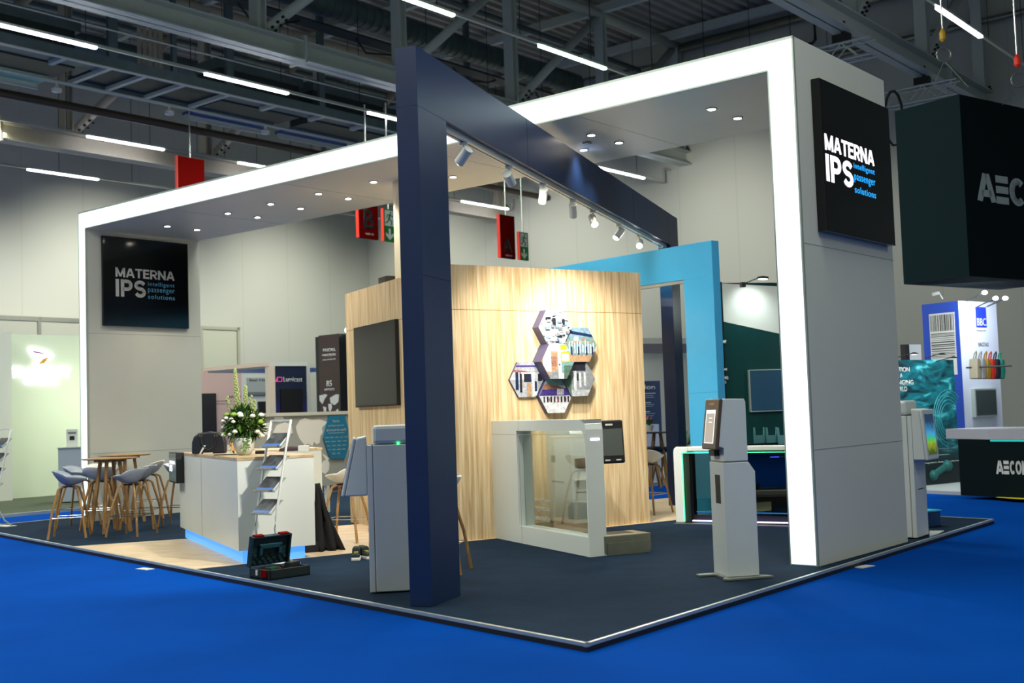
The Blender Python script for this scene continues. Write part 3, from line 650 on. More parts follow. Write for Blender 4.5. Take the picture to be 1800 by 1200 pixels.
for s, z in (('intelligent', .455), ('passenger', .36), ('solutions', .27)):
    mm = text(s, mat('frosted_letter', 'c8c4b4', .7), g_, L(bd, 966, 885, -.08)[0], L(bd, 940, 885, -.08)[0], z, z+.055, -.078, 'letters_small', .01)
MB().box(-.004, .0, -.155, -.055, 1.14, 1.162).build('led_bar', emis('white_led', 'e8e8ff', 4), bd, bevel=.004)
# cabinet beyond the belt
cb = MB(); CX0, CX1, CY0, CY1 = 1.5, 2.14, -1.0, -.62
cb.prism([(CX0, .17), (CX1, .17), (CX1, 1.3), (CX0+.12, 1.3), (CX0, 1.18)], CY0, CY1); cb.build('cabinet', 'white', bd, bevel=.01)
MB().box(CX0+.05, CX1, CY0+.02, CY1-.02, 0, .17).build('plinth', 'dark', bd)
MB().box(CX0-.004, CX0, CY0+.12, CY1-.04, .79, .90).build('passport_slot', 'dark', bd)
MB().box(CX0-.06, CX0, CY0+.06, CY1-.02, .65, .67).build('shelf', 'white', bd, bevel=.005)
MB().box(CX0-.003, CX0, CY0+.1, CY1-.05, .515, .525).build('ticket_slot', 'dark', bd)
m = MB(); m.box(CX0+.2, CX0+.5, CY1, CY1+.004, .62, .64); m.box(1.9, 2.0, CY1, CY1+.004, .85, .93); m.build('panel_details', 'kioskgrey', bd)
# belt
MB().box(-.02, 2.3, -.68, -T, 0, .12).build('belt_housing', 'steel', bd)
MB().box(-.0, 2.28, -.66, -T-.02, .12, .135).build('belt', mat('brown_belt', '3c3128', .6), bd)
cvt = MB(); cvt.box(-.012, .35, -.70, -T+.03, .02, .19); cvt.build('front_step', 'steel', bd, bevel=.005)
MB().box(.12, .34, -.58, -T-.08, .186, .192).build('step_recess', mat('belt_dark', '33342e', .6), bd)
# black monitor on its arm
X = Matrix.Translation((CX0-.30, 0, 1.08)) @ Matrix.Rotation(rad(4), 4, 'Y') @ Matrix.Translation((0, 0, -1.08))
mn = MB(); mn.box(-.02, .03, -1.13, -.74, .84, 1.32, X); mn = mn.build('monitor', 'black', bd, bevel=.02)
MB().box(-.023, -.018, -1.105, -.76, .925, 1.225, X).build('screen', mat('grey_screen', '4a524e', .25), mn)
m = MB(); m.box(-.024, -.019, -1.07, -1.01, .87, .885, X); m.box(-.024, -.019, -.93, -.87, .87, .885, X); m.box(-.024, -.019, -.99, -.9, 1.26, 1.28, X); m.build('reader_window', 'letter_w', mn)
MB().box(CX0-.28, CX0+.02, -.96, -.86, 1.0, 1.12).build('monitor_arm', 'black', bd)

# ================================================================ KIOSKS (front faces -x, depth x, width y)
K2 = G(1280, 1018.5)
ks = thing('self_service_kiosk', 'slim white kiosk with a brown-framed tilted screen, standing before the glowing leg', 'kiosk', (K2.x, K2.y, 0), 79.3)
MB().prism([(0, .02), (.277, .02), (.28, .885), (.225, .965), (0, .965)], 0, .33).build('pedestal', 'kiosk', ks, bevel=.004)
MB().prism([(.012, .975), (.222, .975), (.222, 1.47), (.21, 1.495), (.03, 1.50), (-.005, 1.40), (-.03, 1.10), (.012, 1.085)], 0, .33).build('head', 'kiosk', ks, bevel=.006)
MB().box(.006, .222, .005, .325, .965, .975).build('gap', 'kioskgrey', ks)
Xs = Matrix.Translation((-.045, 0, 1.075)) @ Matrix.Rotation(rad(7.5), 4, 'Y')
sc = MB().box(-.02, .012, -.006, .336, 0, .43, Xs).build('screen_bezel', 'brown', ks, bevel=.01)
MB().box(-.0225, -.019, .06, .275, .05, .335, Xs).build('screen', emis('lit_kiosk_screen', '93897c', .9), sc)
m = MB(); m.box(-.0235, -.0205, .06, .275, .305, .335, Xs); m.box(-.0235, -.0205, .06, .275, .05, .057, Xs); m.box(-.0235, -.0205, .06, .068, .05, .335, Xs); m.box(-.0235, -.0205, .267, .275, .05, .335, Xs); m.build('screen_border', emis('screen_white', 'd8e8ea', .9), sc)
m = MB(); m.box(-.0235, -.0205, .12, .2, .26, .27, Xs); m.box(-.0235, -.0205, .12, .2, .225, .235, Xs); m.build('screen_text', emis('screen_text', 'c8c0b8', .9), sc)
MB().box(-.0225, -.019, .1, .22, .375, .395, Xs).build('camera_window', mat('amber', 'a08060', .3), sc)
MB().box(-.003, .0, .09, .20, .62, .86).build('printer_slot', 'black', ks)
MB().box(-.035, .02, .11, .24, 1.02, 1.07).build('card_reader', 'black', ks)
q = [(-.13, -.2), (.02, -.2), (.02, -.05), (.26, -.05), (.26, -.2), (.4, -.2), (.4, -.12), (.26, .42), (.4, .45), (.26, .5), (-.13, .5), (-.13, .45), (.0, .36), (.0, .0), (-.13, -.1)]
b = [G(1232, 1009), G(1260, 1007.5), G(1273, 1019), G(1265, 1022.5), G(1270, 1025), G(1358, 1019), G(1352, 1015), G(1336, 1010)]
inv = ks.matrix_world
rz = Matrix.Rotation(-rad(90-79.3), 3, 'Z')
bb = [rz @ Vector((p.x-K2.x, p.y-K2.y, 0)) for p in b]
m = MB(); m.box(-.03, .30, .03, .30, .004, .02)
m.prismz([(-.17, .22), (.0, .22), (.0, .33), (-.17, .31)], .004, .018)
m.prismz([(-.07, -.06), (-.03, -.1), (.38, -.05), (.36, .02), (.28, .09), (.0, .06)], .004, .018); m.prismz([(.27, .1), (.33, .18), (.36, .42), (.2, .42)], .004, .018)
m.build('base_plate', 'kioskgrey', ks)

def column_kiosk(loc, az, w_, dpt, zb, zt, hx, label, screen_m, mirrored=False):
    t = thing('check_in_kiosk', label, 'kiosk', loc, az)
    MB().box(.05, dpt, 0, w_, .01, zt-.16).build('body', 'kiosk', t, bevel=.008)
    MB().box(.05, dpt, 0, w_, zt-.155, zt).build('cap', 'kiosk', t, bevel=.03)
    MB().box(.0, .045, 0.0, w_, .01, zt-.16).build('door', 'kiosk', t, bevel=.004)
    MB().box(.044, .051, .002, w_-.002, .01, zt-.16).build('door_gap', 'kioskgrey', t)
    hd = MB().prism([(0, zb), (-hx, zb), (-.085, zt-.10), (-.0, zt-.085)], -.0, w_).build('screen_head', 'kiosk', t, bevel=.012)
    a = math.atan2(hx-.085, zt-.10-zb)
    Xh = Matrix.Translation((-hx, 0, zb)) @ Matrix.Rotation(a, 4, 'Y'); hl = (zt-.10-zb)/cos(a)
    pl = MB().box(-.03, -.001, -.005, w_+.005, -.005, hl, Xh).build('front_bezel', 'kiosk', hd, bevel=.012)
    MB().box(-.033, -.029, .05, w_-.05, .05, hl-.05, Xh).build('screen', screen_m, pl)
    MB().box(-.0035, .0, .1, w_-.1, .50, .507).build('receipt_slot', 'dark', t)
    return t
ka = G(651, 1043.5)
kl = column_kiosk((ka.x, ka.y, 0), 83.0, .46, .52, .80, 1.374, .19, 'tall white kiosk half hidden behind the navy post, screen facing left', 'black')
MB().box(.25, .27, -.002, .0, 1.215, 1.225).build('status_light', emis('green_led', '30ff70', 6), kl)
MB().box(.3, .52, -.001, 0, .9, .902).build('seam', 'kioskgrey', kl)
MB().box(-.002, -.0, .06, .4, .06, .40).build('lower_vent', 'black', kl)
kc = G(1633, 940); kb = G(1613, 947)
def picscreen():
    m = emis('colourful_screen', 'ffffff', 1.0); nt = m.node_tree; b = nt.nodes['Principled BSDF']
    tc = nt.nodes.new('ShaderNodeTexCoord'); sp = nt.nodes.new('ShaderNodeSeparateXYZ'); nt.links.new(tc.outputs['Generated'], sp.inputs[0])
    n = nt.nodes.new('ShaderNodeTexNoise'); n.inputs['Scale'].default_value = 6; nt.links.new(tc.outputs['Generated'], n.inputs[0])
    ad = nt.nodes.new('ShaderNodeMath'); ad.operation = 'MULTIPLY_ADD'; ad.inputs[1].default_value = .35; nt.links.new(n.outputs[0], ad.inputs[0]); nt.links.new(sp.outputs[2], ad.inputs[2])
    cr = nt.nodes.new('ShaderNodeValToRGB'); nt.links.new(ad.outputs[0], cr.inputs[0]); e = cr.color_ramp.elements
    e[0].position = .25; e[0].color = (*lin('2c3a10'), 1); e[1].position = 1.1-.1; e[1].color = (*lin('16283c'), 1)
    for p, c in ((.45, '6b7a1a'), (.55, '2a8a3c'), (.68, '2c6e9a')): x = cr.color_ramp.elements.new(p); x.color = (*lin(c), 1)
    nt.links.new(cr.outputs[0], b.inputs['Emission Color']); return m
k3 = column_kiosk((kc.x, kc.y, 0), -54.3, .395, .5, .81, 1.43, .12, 'white kiosk with a colourful screen behind the right arch leg', picscreen())
# base plate and small blue box by it
tag(MB().prismz([G(1634, 934), G(1660, 934), G(1650, 939), G(1634, 944)], .002, .012).build('foot_plate', 'kiosk'), 'flat white foot plate on the carpet beside the right-hand kiosk', 'plate')
p = G(1640, 930)
bx_ = thing('blue_box', 'small blue plastic crate behind the right-hand kiosk', 'crate', (p.x-.06, p.y+.15, 0), 60)
MB().box(0, .3, 0, .25, 0, .17).build('crate_body', mat('crate_blue', '123a6a', .5), bx_, bevel=.01); MB().box(-.01, .31, -.01, .26, .17, .185).build('lid', mat('crate_cyan', '3fb0d0', .4), bx_)

# ================================================================ AUTOMATED GATE
G1 = G(1188, 919.5); gt = thing('automatic_gate', 'white automatic passage gate with a green light line, behind the slim kiosk', 'gate', (G1.x, G1.y, 0), 123.8)
GH = .945; GL = 1.95
MB().prism([(0, .01), (.12, .01), (.12, GH-.09), (.2, GH-.06), (.2, GH), (.04, GH), (.01, GH-.02), (0, GH-.06)], 0, .24).build('end_post', 'kiosk', gt, bevel=.012)
MB().box(-.004, .0, .05, .19, .66, .90).build('reader_window', mat('brown_glass', '1e1714', .15), gt, bevel=.01)
MB().box(.0, .17, .04, .2, GH, GH+.004).build('top_window', mat('brown_glass2', '3a3230', .2), gt)
MB().box(.2, GL, 0, .24, GH-.055, GH).build('top_rail', 'kiosk', gt, bevel=.01)
m = MB(); m.box(.125, GL, -.004, .0, GH-.078, GH-.07); m.box(.122, .13, -.004, 0, .03, GH-.07); m.build('green_light_line', emis('green_light_line', '30f080', 2.5), gt)
MB().box(.13, .2, .03, .21, .02, GH-.08).build('dark_post', 'black', gt)
MB().box(.2, GL, .10, .14, .02, .1).build('bottom_rail', 'black', gt)
MB().box(.2, GL, .115, .125, .1, GH-.075).build('glass_pane', 'glassdark', gt)
MB().box(.22, GL, .02, .035, .03, .045).build('violet_light_line', emis('violet_led', 'a890ff', 3), gt)
MB().box(.22, GL, .145, .155, .13, .14).build('blue_light_line', emis('blue_led', '3a90ff', 2), gt)
MB().box(1.15, 1.4, .26, .5, .05, .80).build('swing_unit', 'black', gt, bevel=.01)
MB().box(1.17, 1.28, .255, .262, .795, .805).build('swing_light', emis('blue_led2', '5050ff', 4), gt)
MB().box(.0, GL, -.06, .3, .0, .008).build('base_plate', 'steel', gt)

# ================================================================ COUNTER
CA = G(420, 970, .12); ct = thing('reception_counter', 'long white reception counter with oak top and glowing blue plinth', 'counter', (CA.x, CA.y, 0), 64.3)
MB().box(0, .80, 0, 3.33, .13, 1.045).build('body', 'white', ct)
MB().box(-.004, .804, -.004, 3.334, 1.045, 1.075).build('oak_top', wood('oak_top', '9c8460', 'b89c74', 'cdb48c', (1.2, 6, 6)), ct)
MB().box(.05, .70, .05, 3.28, .0, .125).build('glowing_plinth', mat('lit_plinth', '5a90d0', .5, emit='4a98f0', estr=.55), ct)
MB().box(-.002, .0, 1.9, 1.904, .13, 1.045).build('panel_joint', 'kioskgrey', ct)
ds = thing('counter_display', 'small black display with glowing logo at the far end of the counter', 'display', (CA.x, CA.y, 0), 64.3)
MB().box(-.10, 0, 2.98, 3.5, .70, 1.08).build('housing', 'black', ds, bevel=.004)
dsp = MB().box(-.103, -.1, 2.99, 3.49, .72, 1.07).build('screen', mat('display_screen', '2a3838', .2, emit='2a3c3c', estr=.6), ds)
for s, z0, z1, ya, yb in (('MATERNA', .935, .975, 3.05, 3.43), ('IPS', .84, .925, 3.24, 3.43)):
    tt = text(s, 'letter_wl', dsp, 0, yb-ya, z0, z1, 0, 'letters_display', .03)
    tt.rotation_euler = (0, 0, rad(-90)); tt.location = (-.104, yb, 0)
# rear shelf unit
rs = thing('back_counter', 'higher white cabinet with an oak top behind the reception counter', 'cabinet', (CA.x, CA.y, 0), 64.3)
ry = 2.35
_a = G(563, 893); _l = rz
R2 = Matrix.Rotation(-rad(90-64.3), 3, 'Z'); vv = R2 @ Vector((-2.42-CA.x, 14.75-CA.y, 0))
MB().box(vv.x-.4, vv.x, vv.y-.0, vv.y+.9, 0, 1.06).build('body', 'white', rs); MB().box(.84, vv.x-.4, vv.y, vv.y+.45, 0, 1.06).build('side_body', 'white', rs)
MB().box(.83, vv.x+.01, vv.y-.01, vv.y+.91, 1.06, 1.085).build('oak_top', 'oak', rs)

# things on the counter ----------------------------------------------------
zc = 1.075
p = G(367, 797, zc); bag = thing('handbag', 'black leather handbag with two handles on the counter', 'bag', (p.x, p.y, zc), 64.3+20)
def bagprof(w_, h): return [(-w_, 0), (w_, 0), (w_*.98, h*.55), (w_*.86, h*.8), (w_*.6, h*.95), (0, h), (-w_*.6, h*.95), (-w_*.86, h*.8), (-w_*.98, h*.55)]
MB().prism(bagprof(.2, .26), 0, .14).build('bag_body', mat('black_leather', '12161c', .45, noise=.1), bag, bevel=.02)
for y in (-.012, .152): MB().tube([(-.09, y, .2), (-.08, y, .12), (-.04, y, .06), (0, y, .045), (.04, y, .06), (.08, y, .12), (.09, y, .2)], .008, 6).build('handle', 'black', bag)
m = MB()
for x in (-.1, -.075, .075, .1): m.box(x-.004, x+.004, -.006, .0, .2, .225)
m.build('brass_fitting', mat('brass', 'c0a060', .3, .9), bag)
MB().prism([(-.11, .0), (-.09, .0), (-.03, .10), (-.055, .10)], -.016, -.012).build('luggage_tag', 'letter_w', bag)
MB().box(-.06, .05, -.03, -.01, 0, .012).build('paper_slip', 'letter_w', bag)
p = G(430, 800, zc); p = p + dirv(-15)*.12
va = thing('flower_vase', 'white vase with a large bouquet of white roses and greenery on the counter', 'flower arrangement', (p.x, p.y, zc), 90)
MB().lathe([(.05, 0), (.075, .01), (.105, .07), (.118, .14), (.118, .19), (.112, .19), (.1, .08), (.05, .03)], n=28).build('vase', 'white', va, smooth=True)
random.seed(5)
def leaf(m, c, d, l, w_):
    d = Vector(d).normalized(); s_ = d.cross(Vector((0, 0, 1)))
    s_ = (s_ if s_.length > .1 else Vector((1, 0, 0))).normalized(); u = s_.cross(d)
    c = Vector(c); m._add([c, c+d*l*.45+s_*w_+u*.01, c+d*l, c+d*l*.45-s_*w_+u*.01], [(0, 1, 2, 3)])
def blob():
    while True:
        v = Vector((random.uniform(-1, 1), random.uniform(-1, 1), random.uniform(-1, 1)))
        if v.length < 1: return v
for nm, c, cnt, l, w_ in (('dark_foliage', '24481a', 480, .085, .02), ('green_foliage', '4f7a22', 380, .075, .016), ('pale_foliage', '93a85a', 260, .05, .012)):
    m = MB()
    for _ in range(cnt):
        v = blob(); c0 = Vector((v.x*.2, v.y*.17, .31+v.z*.15+.05*(1-abs(v.x)))); leaf(m, c0, (v.x+random.uniform(-.5, .5), v.y+random.uniform(-.5, .5), v.z+random.uniform(-.6, .8)), l*random.uniform(.6, 1.3), w_)
    o = m.build(nm, mat(nm, c, .6), va, fixn=False); o['kind'] = 'stuff'
wr = mat('rose_white', 'e2e4cf', .6, noise=.05); gr = mat('bud_green', '8fae3c', .6)
for k in range(26):
    a = random.uniform(PI, 2*PI) if k < 20 else random.uniform(0, PI); r = random.uniform(.19, .235); z = random.uniform(.2, .46); r *= 1-.9*max(0, z-.36)
    R0 = random.uniform(.02, .034); m = MB(); c = (r*cos(a), r*sin(a)*.95, z)
    m.ball(c, R0, 8, .8)
    for q in range(7): b_ = 2*PI*q/7; m.ball((c[0]+R0*.6*cos(b_), c[1]+R0*.6*sin(b_), c[2]-.003), R0*.55, 6, .9)
    m.build('white_rose' if k % 5 else 'green_chrysanthemum', wr if k % 5 else gr, va, smooth=True)
for (dx, z1, n_) in ((-.085, .95, 80), (.03, .76, 60), (-.18, .66, 14), (.13, .6, 24), (.09, .66, 14)):
    m = MB(); m.cyl((dx*.6, 0, .2), (dx, 0, z1), .006, n=5)
    for q in range(n_):
        f_ = q/n_; zz = .36+(z1-.36)*f_; rr = .028*(1-f_)+.008; a = q*2.4; m.ball((dx*(.6+.4*f_)+rr*cos(a), rr*sin(a), zz), .014, 5, 1.2)
    m.build('flower_spike', mat('spike', 'a3ad6e', .7, noise=.2, nscale=60), va)
m = MB()
for (x, y, zz) in ((.03, -.15, -.0), (-.1, -.14, .03), (.07, -.13, .08)):
    pts = [(x*.6, y*.7, .22), (x, y, .14), (x*1.1, y*1.05, .05), (x*1.1, y*1.05, zz)]; m.tube(pts, .003, 4)
    for q in range(12): f_ = random.random(); leaf(m, (x, y, .2-f_*(.2-zz)), (random.uniform(-1, 1), -.4, random.uniform(-1, .4)), .045, .012)
m.build('trailing_ivy', mat('ivy', '5a8a34', .6), va, fixn=False)
p = G(392, 799.5, zc); tag(MB().box(-.15, .15, -.06, .06, zc, zc+.008).build('magazine', mat('magazine_dark', '2a3034', .3)), 'dark magazine lying on the counter in front of the vase', 'magazine').location = (p.x+.06, p.y, 0)
p = G(404, 793, zc); o = tag(MB().lathe([(.03, zc), (.034, zc+.07), (.036, zc+.08), (.028, zc+.08)], n=16).build('paper_cup', 'letter_w'), 'white paper cup between handbag and vase', 'cup'); o.location = (p.x, p.y, 0)
p = G(409, 788, zc+.03); o = tag(MB().lathe([(.06, zc), (.05, zc+.05), (.008, zc+.13)], n=4).build('orange_pouch', mat('orange', 'e0901a', .5)), 'orange folded pouch behind the vase', 'pouch'); o.location = (p.x, p.y, 0)
p = G(457, 797.5, zc); o = tag(MB().box(-.05, .05, -.02, .02, zc, zc+.035).build('stapler', 'black', bevel=.006), 'small black office device on the right end of the counter', 'stapler'); o.location = (p.x, p.y, 0)
p = G(508, 793, zc); o = tag(MB().lathe([(.16, zc), (.15, zc+.03), (.08, zc+.05), (.01, zc+.055)], n=16, sy=.5).build('folded_garment', mat('maroon', '34202c', .8)), 'folded dark maroon garment on the counter behind the brochure rack', 'garment'); o.location = (p.x, p.y+.2, 0)
p = G(530, 794, zc); o = tag(MB().box(-.06, .06, -.04, .04, zc, zc+.07).build('white_box', 'letter_w', bevel=.003), 'small white carton at the right end of the counter', 'box'); o.location = (p.x, p.y+.15, 0)

# ================================================================ BROCHURE RACKS
def rack(loc, az, label, n_shelf=4):
    t = thing('brochure_rack', label, 'brochure rack', loc, az, 'zigzag brochure racks')      # x = width, y = forward
    prof_ = [(0, 1.44), (-.075, 1.17), (-.16, .8), (-.235, .48), (-.25, .38), (-.235, .3), (-.12, .1), (.0, .012)]
    for x in (0, .28):
        MB().tube([(x, a, b) for a, b in prof_], .012, 8).build('side_leg', 'white', t, smooth=True)
    MB().bar((0, 0, 1.44), (.28, 0, 1.44), .02, .02).build('top_bar', 'white', t)
    MB().box(-.02, .30, -.09, .07, 0, .012).build('base_plate', 'white', t, bevel=.003)
    for i in range(n_shelf):
        z = (1.17, .95, .735, .515)[i]; f_ = .075+(1.17-z)*.235
        X_ = Matrix.Translation((0.005, -f_-.07, z)) @ Matrix.Rotation(rad(40), 4, 'X')
        sh = MB(); sh.box(-.01, .28, .0, .21, -.004, 0, X_); sh.box(-.01, .28, -.002, .002, 0, .03, X_); sh = sh.build('acrylic_shelf', 'glass', t)
    return t, prof_
def brochures(loc, az, where):
    for i in range(4):
        z = (1.17, .95, .735, .515)[i]; f_ = .075+(1.17-z)*.235
        t = thing('brochure_stack', 'black and blue brochures on the %s of the rack %s' % (('top shelf', 'second shelf', 'third shelf', 'lowest shelf')[i], where), 'brochures', loc, az, 'brochures in the racks')
        X_ = Matrix.Translation((0.02, -f_-.068, z)) @ Matrix.Rotation(rad(40), 4, 'X')
        MB().box(0, .235, .004, .20, .001, .018, X_).build('paper_block', 'letter_w', t)
        MB().box(0, .235, .04, .20, .018, .020, X_).build('cover', bro_m, t)
        MB().box(0, .235, .004, .04, .018, .0205, X_).build('blue_band', mat('brochure_blue', '3c64a8', .35), t)
bro_m = mat('brochure_cover', '3a3c40', .3, noise=.9, nscale=22, stretch=(1, .5, 1))
r0 = G(517, 991); r0 = r0 - dirv(125)*.28
rack(r0, 125, 'white zigzag brochure rack with acrylic shelves in front of the counter'); brochures(r0, 125, 'before the counter')
r1 = G(21, 925) - dirv(125)*.28
rack(r1, 125, 'white zigzag brochure rack cut off by the left edge of the picture'); brochures(r1, 125, 'at the left edge')

# ================================================================ STOOLS, TABLES
def stool(loc, az, seatm, label, group, H=.74):
    t = thing('bar_stool', label, 'stool', (loc[0], loc[1], 0), az, group)
    m = MB(); NR, NA = 7, 28; vs = []; fs = []
    for layer in (0, 1):
        for i in range(NR+1):
            r = i/NR
            for j in range(NA):
                a = 2*PI*j/NA; back = max(0.0, -cos(a)); fr = max(0.0, cos(a))
                rx = .225*r*(1-.06*back); ry = .235*r
                z = H - .03 + .05*r**2 + .11*r**2.2*back**.8 + .045*r**2.5*abs(sin(a)) - .005*r**3*fr
                if layer: z -= .010+.022*(1-r**2)
                vs.append((rx*cos(a), ry*sin(a), z))
    n1 = (NR+1)*NA
    for layer in (0, 1):
        for i in range(NR):
            for j in range(NA):
                a, b = i*NA+j, i*NA+(j+1) % NA; c, d = (i+1)*NA+(j+1) % NA, (i+1)*NA+j
                f = (a, b, c, d) if not layer else (n1+d, n1+c, n1+b, n1+a); fs.append(f)
    for j in range(NA): a, b = NR*NA+j, NR*NA+(j+1) % NA; fs.append((a, b, n1+b, n1+a))
    m._add(vs, fs); bmesh.ops.remove_doubles(m.bm, verts=m.bm.verts, dist=1e-4)
    m.build('seat', seatm, t, smooth=True)
    zt = H-.075
    for k in range(4):
        a = rad(45+90*k); ca, sa = cos(a), sin(a)
        pts = [(.03*ca, .03*sa, zt), (.12*ca, .12*sa, zt-.005), (.165*ca, .165*sa, zt-.03), (.185*ca, .185*sa, zt-.09), (.26*ca, .26*sa, .35), (.33*ca, .33*sa, 0)]
        mm = MB()
        for q in range(len(pts)-1): mm.bar(pts[q], Vector(pts[q+1])+(Vector(pts[q+1])-Vector(pts[q])).normalized()*(.004 if q < 4 else 0), .026, .024)
        mm.build('leg', 'oakdark', t, bevel=.004)
    rr = .285; zf = .27
    MB().tube([(rr*cos(rad(45+90*k+d)), rr*sin(rad(45+90*k+d)), zf) for k in range(4) for d in (0, )], .006, 6, True).build('foot_rail', 'chrome', t)
    MB().box(-.08, .08, -.08, .08, zt-.005, zt+.01).build('seat_plate', 'black', t)
    return t
GS = 'bar stools round the left tables'
stool((-5.885, 15.585), 78, 'greyseat', 'pale grey bar stool nearest the left edge, in front of the glowing leg', GS)
stool((-5.06, 15.56), 285, 'greyseat', 'pale grey bar stool at the front right of the tables', GS)
stool((-6.36, 17.2), 95, 'greyseat', 'grey bar stool right behind the leftmost one, against the glowing leg', GS)
stool((-5.89, 16.75), 350, 'whiteseat', 'white bar stool behind the legs of the near table', GS)
stool((-5.24, 16.55), 270, 'greyseat', 'grey bar stool behind the front right stool', GS)
stool((-6.2, 17.78), 150, 'whiteseat', 'white bar stool furthest back beside the glowing leg', GS)
stool((-5.67, 18.36), 265, 'whiteseat', 'cream bar stool furthest back on the right of the tables', GS)
stool((-4.80, 16.86), 95, 'greyseat', 'grey bar stool beside the counter display', GS)
stool((-2.02, 13.95), 285, 'whiteseat', 'white bar stool between the counter and the tall kiosk', 'white stools by the cabin')
stool((-.72, 10.95), 280, 'whiteseat', 'white bar stool mostly hidden behind the navy post', 'white stools by the cabin')
stool((1.80, 16.25), 40, 'whiteseat', 'white bar stool half hidden by the right end of the oak cabin', 'white stools by the cabin')
def table(loc, label, az=90):
    t = thing('bar_table', label, 'table', (loc[0], loc[1], 0), az, 'high round oak tables'); Z = 1.0
    MB().lathe([(.345, Z-.012), (.375, Z-.002), (.375, Z+.006), (.36, Z+.008)], n=40).build('tabletop', 'oakdark', t)
    m = MB()
    m.box(-.21, .21, -.03, .03, Z-.045, Z-.012); m.box(-.03, .03, -.21, .21, Z-.045, Z-.012); m.build('cross_frame', 'oakdark', t)
    for k in range(4):
        a = rad(45+90*k+45); ca, sa = cos(a), sin(a)
        MB().bar((.13*ca, .13*sa, Z-.03), (.27*ca, .27*sa, 0), .04, .045).build('leg', 'oakdark', t, bevel=.005)
table((-5.52, 16.1), 'near round oak bar table among the stools')
table((-5.82, 17.62), 'rear round oak bar table among the stools', 70)

# ================================================================ FLOOR CLUTTER
TB_ = G(475, 1020)
tb = thing('tool_case', 'open dark green tool case with red latches on the carpet', 'tool case', (TB_.x, TB_.y, 0), 45)
tg = mat('toolcase_green', '0c2c30', .5, noise=.1); td = mat('toolcase_dark', '07161a', .6)
m = MB(); m.box(0, .44, 0, .34, 0, .02); m.box(0, .44, 0, .02, 0, .09); m.box(0, .44, .32, .34, 0, .09); m.box(0, .02, 0, .34, 0, .09); m.box(.42, .44, 0, .34, 0, .09); m.build('case_bottom', td, tb, bevel=.005)
Xl = Matrix.Translation((0, .34, .085)) @ Matrix.Rotation(rad(12), 4, 'X')
m = MB(); m.box(0, .44, .04, .055, 0, .29, Xl); m.box(0, .02, 0, .055, 0, .29, Xl); m.box(.42, .44, 0, .055, 0, .29, Xl); m.box(0, .44, 0, .055, .275, .29, Xl); lid = m.build('lid', tg, tb, bevel=.005)
m = MB(); m.box(.1, .34, .0, .03, .17, .21, Xl); m.box(.1, .13, .0, .03, .11, .2, Xl); m.box(.31, .34, .0, .03, .11, .2, Xl); m.build('lid_handle', mat('case_teal', '124048', .5), lid, bevel=.004)
m = MB()
for i in range(6):
    for j in range(3): m.box(.05+.06*i+(.03 if j % 2 else 0), .085+.06*i+(.03 if j % 2 else 0), .028, .04, .02+.035*j, .04+.035*j, Xl)
m.build('foam_pyramids', tg, lid)
for x in (.03, .31): MB().box(x, x+.1, .0, .05, .29, .302, Xl).build('latch', 'red', lid)
MB().box(-.012, .0, .05, .13, .02, .085).build('latch', 'red', tb); MB().box(-.006, 0, .2, .23, .03, .08).build('case_label', 'letter_w', tb)
tools = [('cordless_drill', 'dark cordless tool in the right end of the tool case', '14181c', (.30, .12), (.16, .07, .08), 20), ('red_pliers', 'red-handled tool in the middle of the tool case', 'c0281c', (.2, .2), (.13, .03, .03), 30),
         ('sanding_sheet', 'white paper sheet in the left of the tool case', 'c8c8c0', (.04, .1), (.13, .06, .01), 5), ('green_charger', 'green tool body in the tool case beside the white sheet', '12402c', (.12, .16), (.12, .08, .05), 15), ('dark_bit_box', 'small dark bit box at the back of the tool case', '20242a', (.28, .24), (.1, .05, .05), 0)]
for nm, lab, c, (x, y), (a, b, h), rz_ in tools:
    t = thing(nm, lab, 'tool', TB_ + dirv(45)*x + dirv(-45)*y + Vector((0, 0, .04)), 45-rz_)
    MB().box(0, a, 0, b, 0, h).build('tool_body', mat(nm, c, .5, noise=.1), t, bevel=.006)
    MB().cyl((a*.5, b*.5, h*.5), (a*1.1, b*.5, h*.7), min(b, h)*.3, n=8).build('tool_nose', 'black', t)
for k, (px, py, rz_) in enumerate(((624, 985, 10), (641, 983, -15))):
    p = G(px, py)
    t = thing('shoe', ('dark running shoe on the carpet, left one of the pair by the kiosk', 'dark running shoe on the carpet, right one of the pair beside the kiosk')[k], 'shoe', (p.x, p.y+.1, 0), 75+rz_, 'pair of shoes')
    sole = [(-.045, -.13), (.045, -.13), (.05, .0), (.042, .12), (.0, .15), (-.042, .12), (-.045, .0)]
    MB().prismz(sole, 0, .03).build('sole', 'letter_w' if True else 'white', t, bevel=.006)
    m = MB(); m.prism([(-.042, .03), (.042, .03), (.038, .06), (.0, .075), (-.038, .06)], -.12, .0); m.prism([(-.042, .03), (.042, .03), (.04, .11), (.02, .125), (-.02, .125), (-.04, .11)], 0, .13); m.build('upper', mat('shoe_upper%d' % k, '1c2420', .7, noise=.3, nscale=60), t, bevel=.01)
    MB().box(-.02, .02, -.06, .0, .072, .08).build('laces', mat('laces', '8a8c40', .7), t)
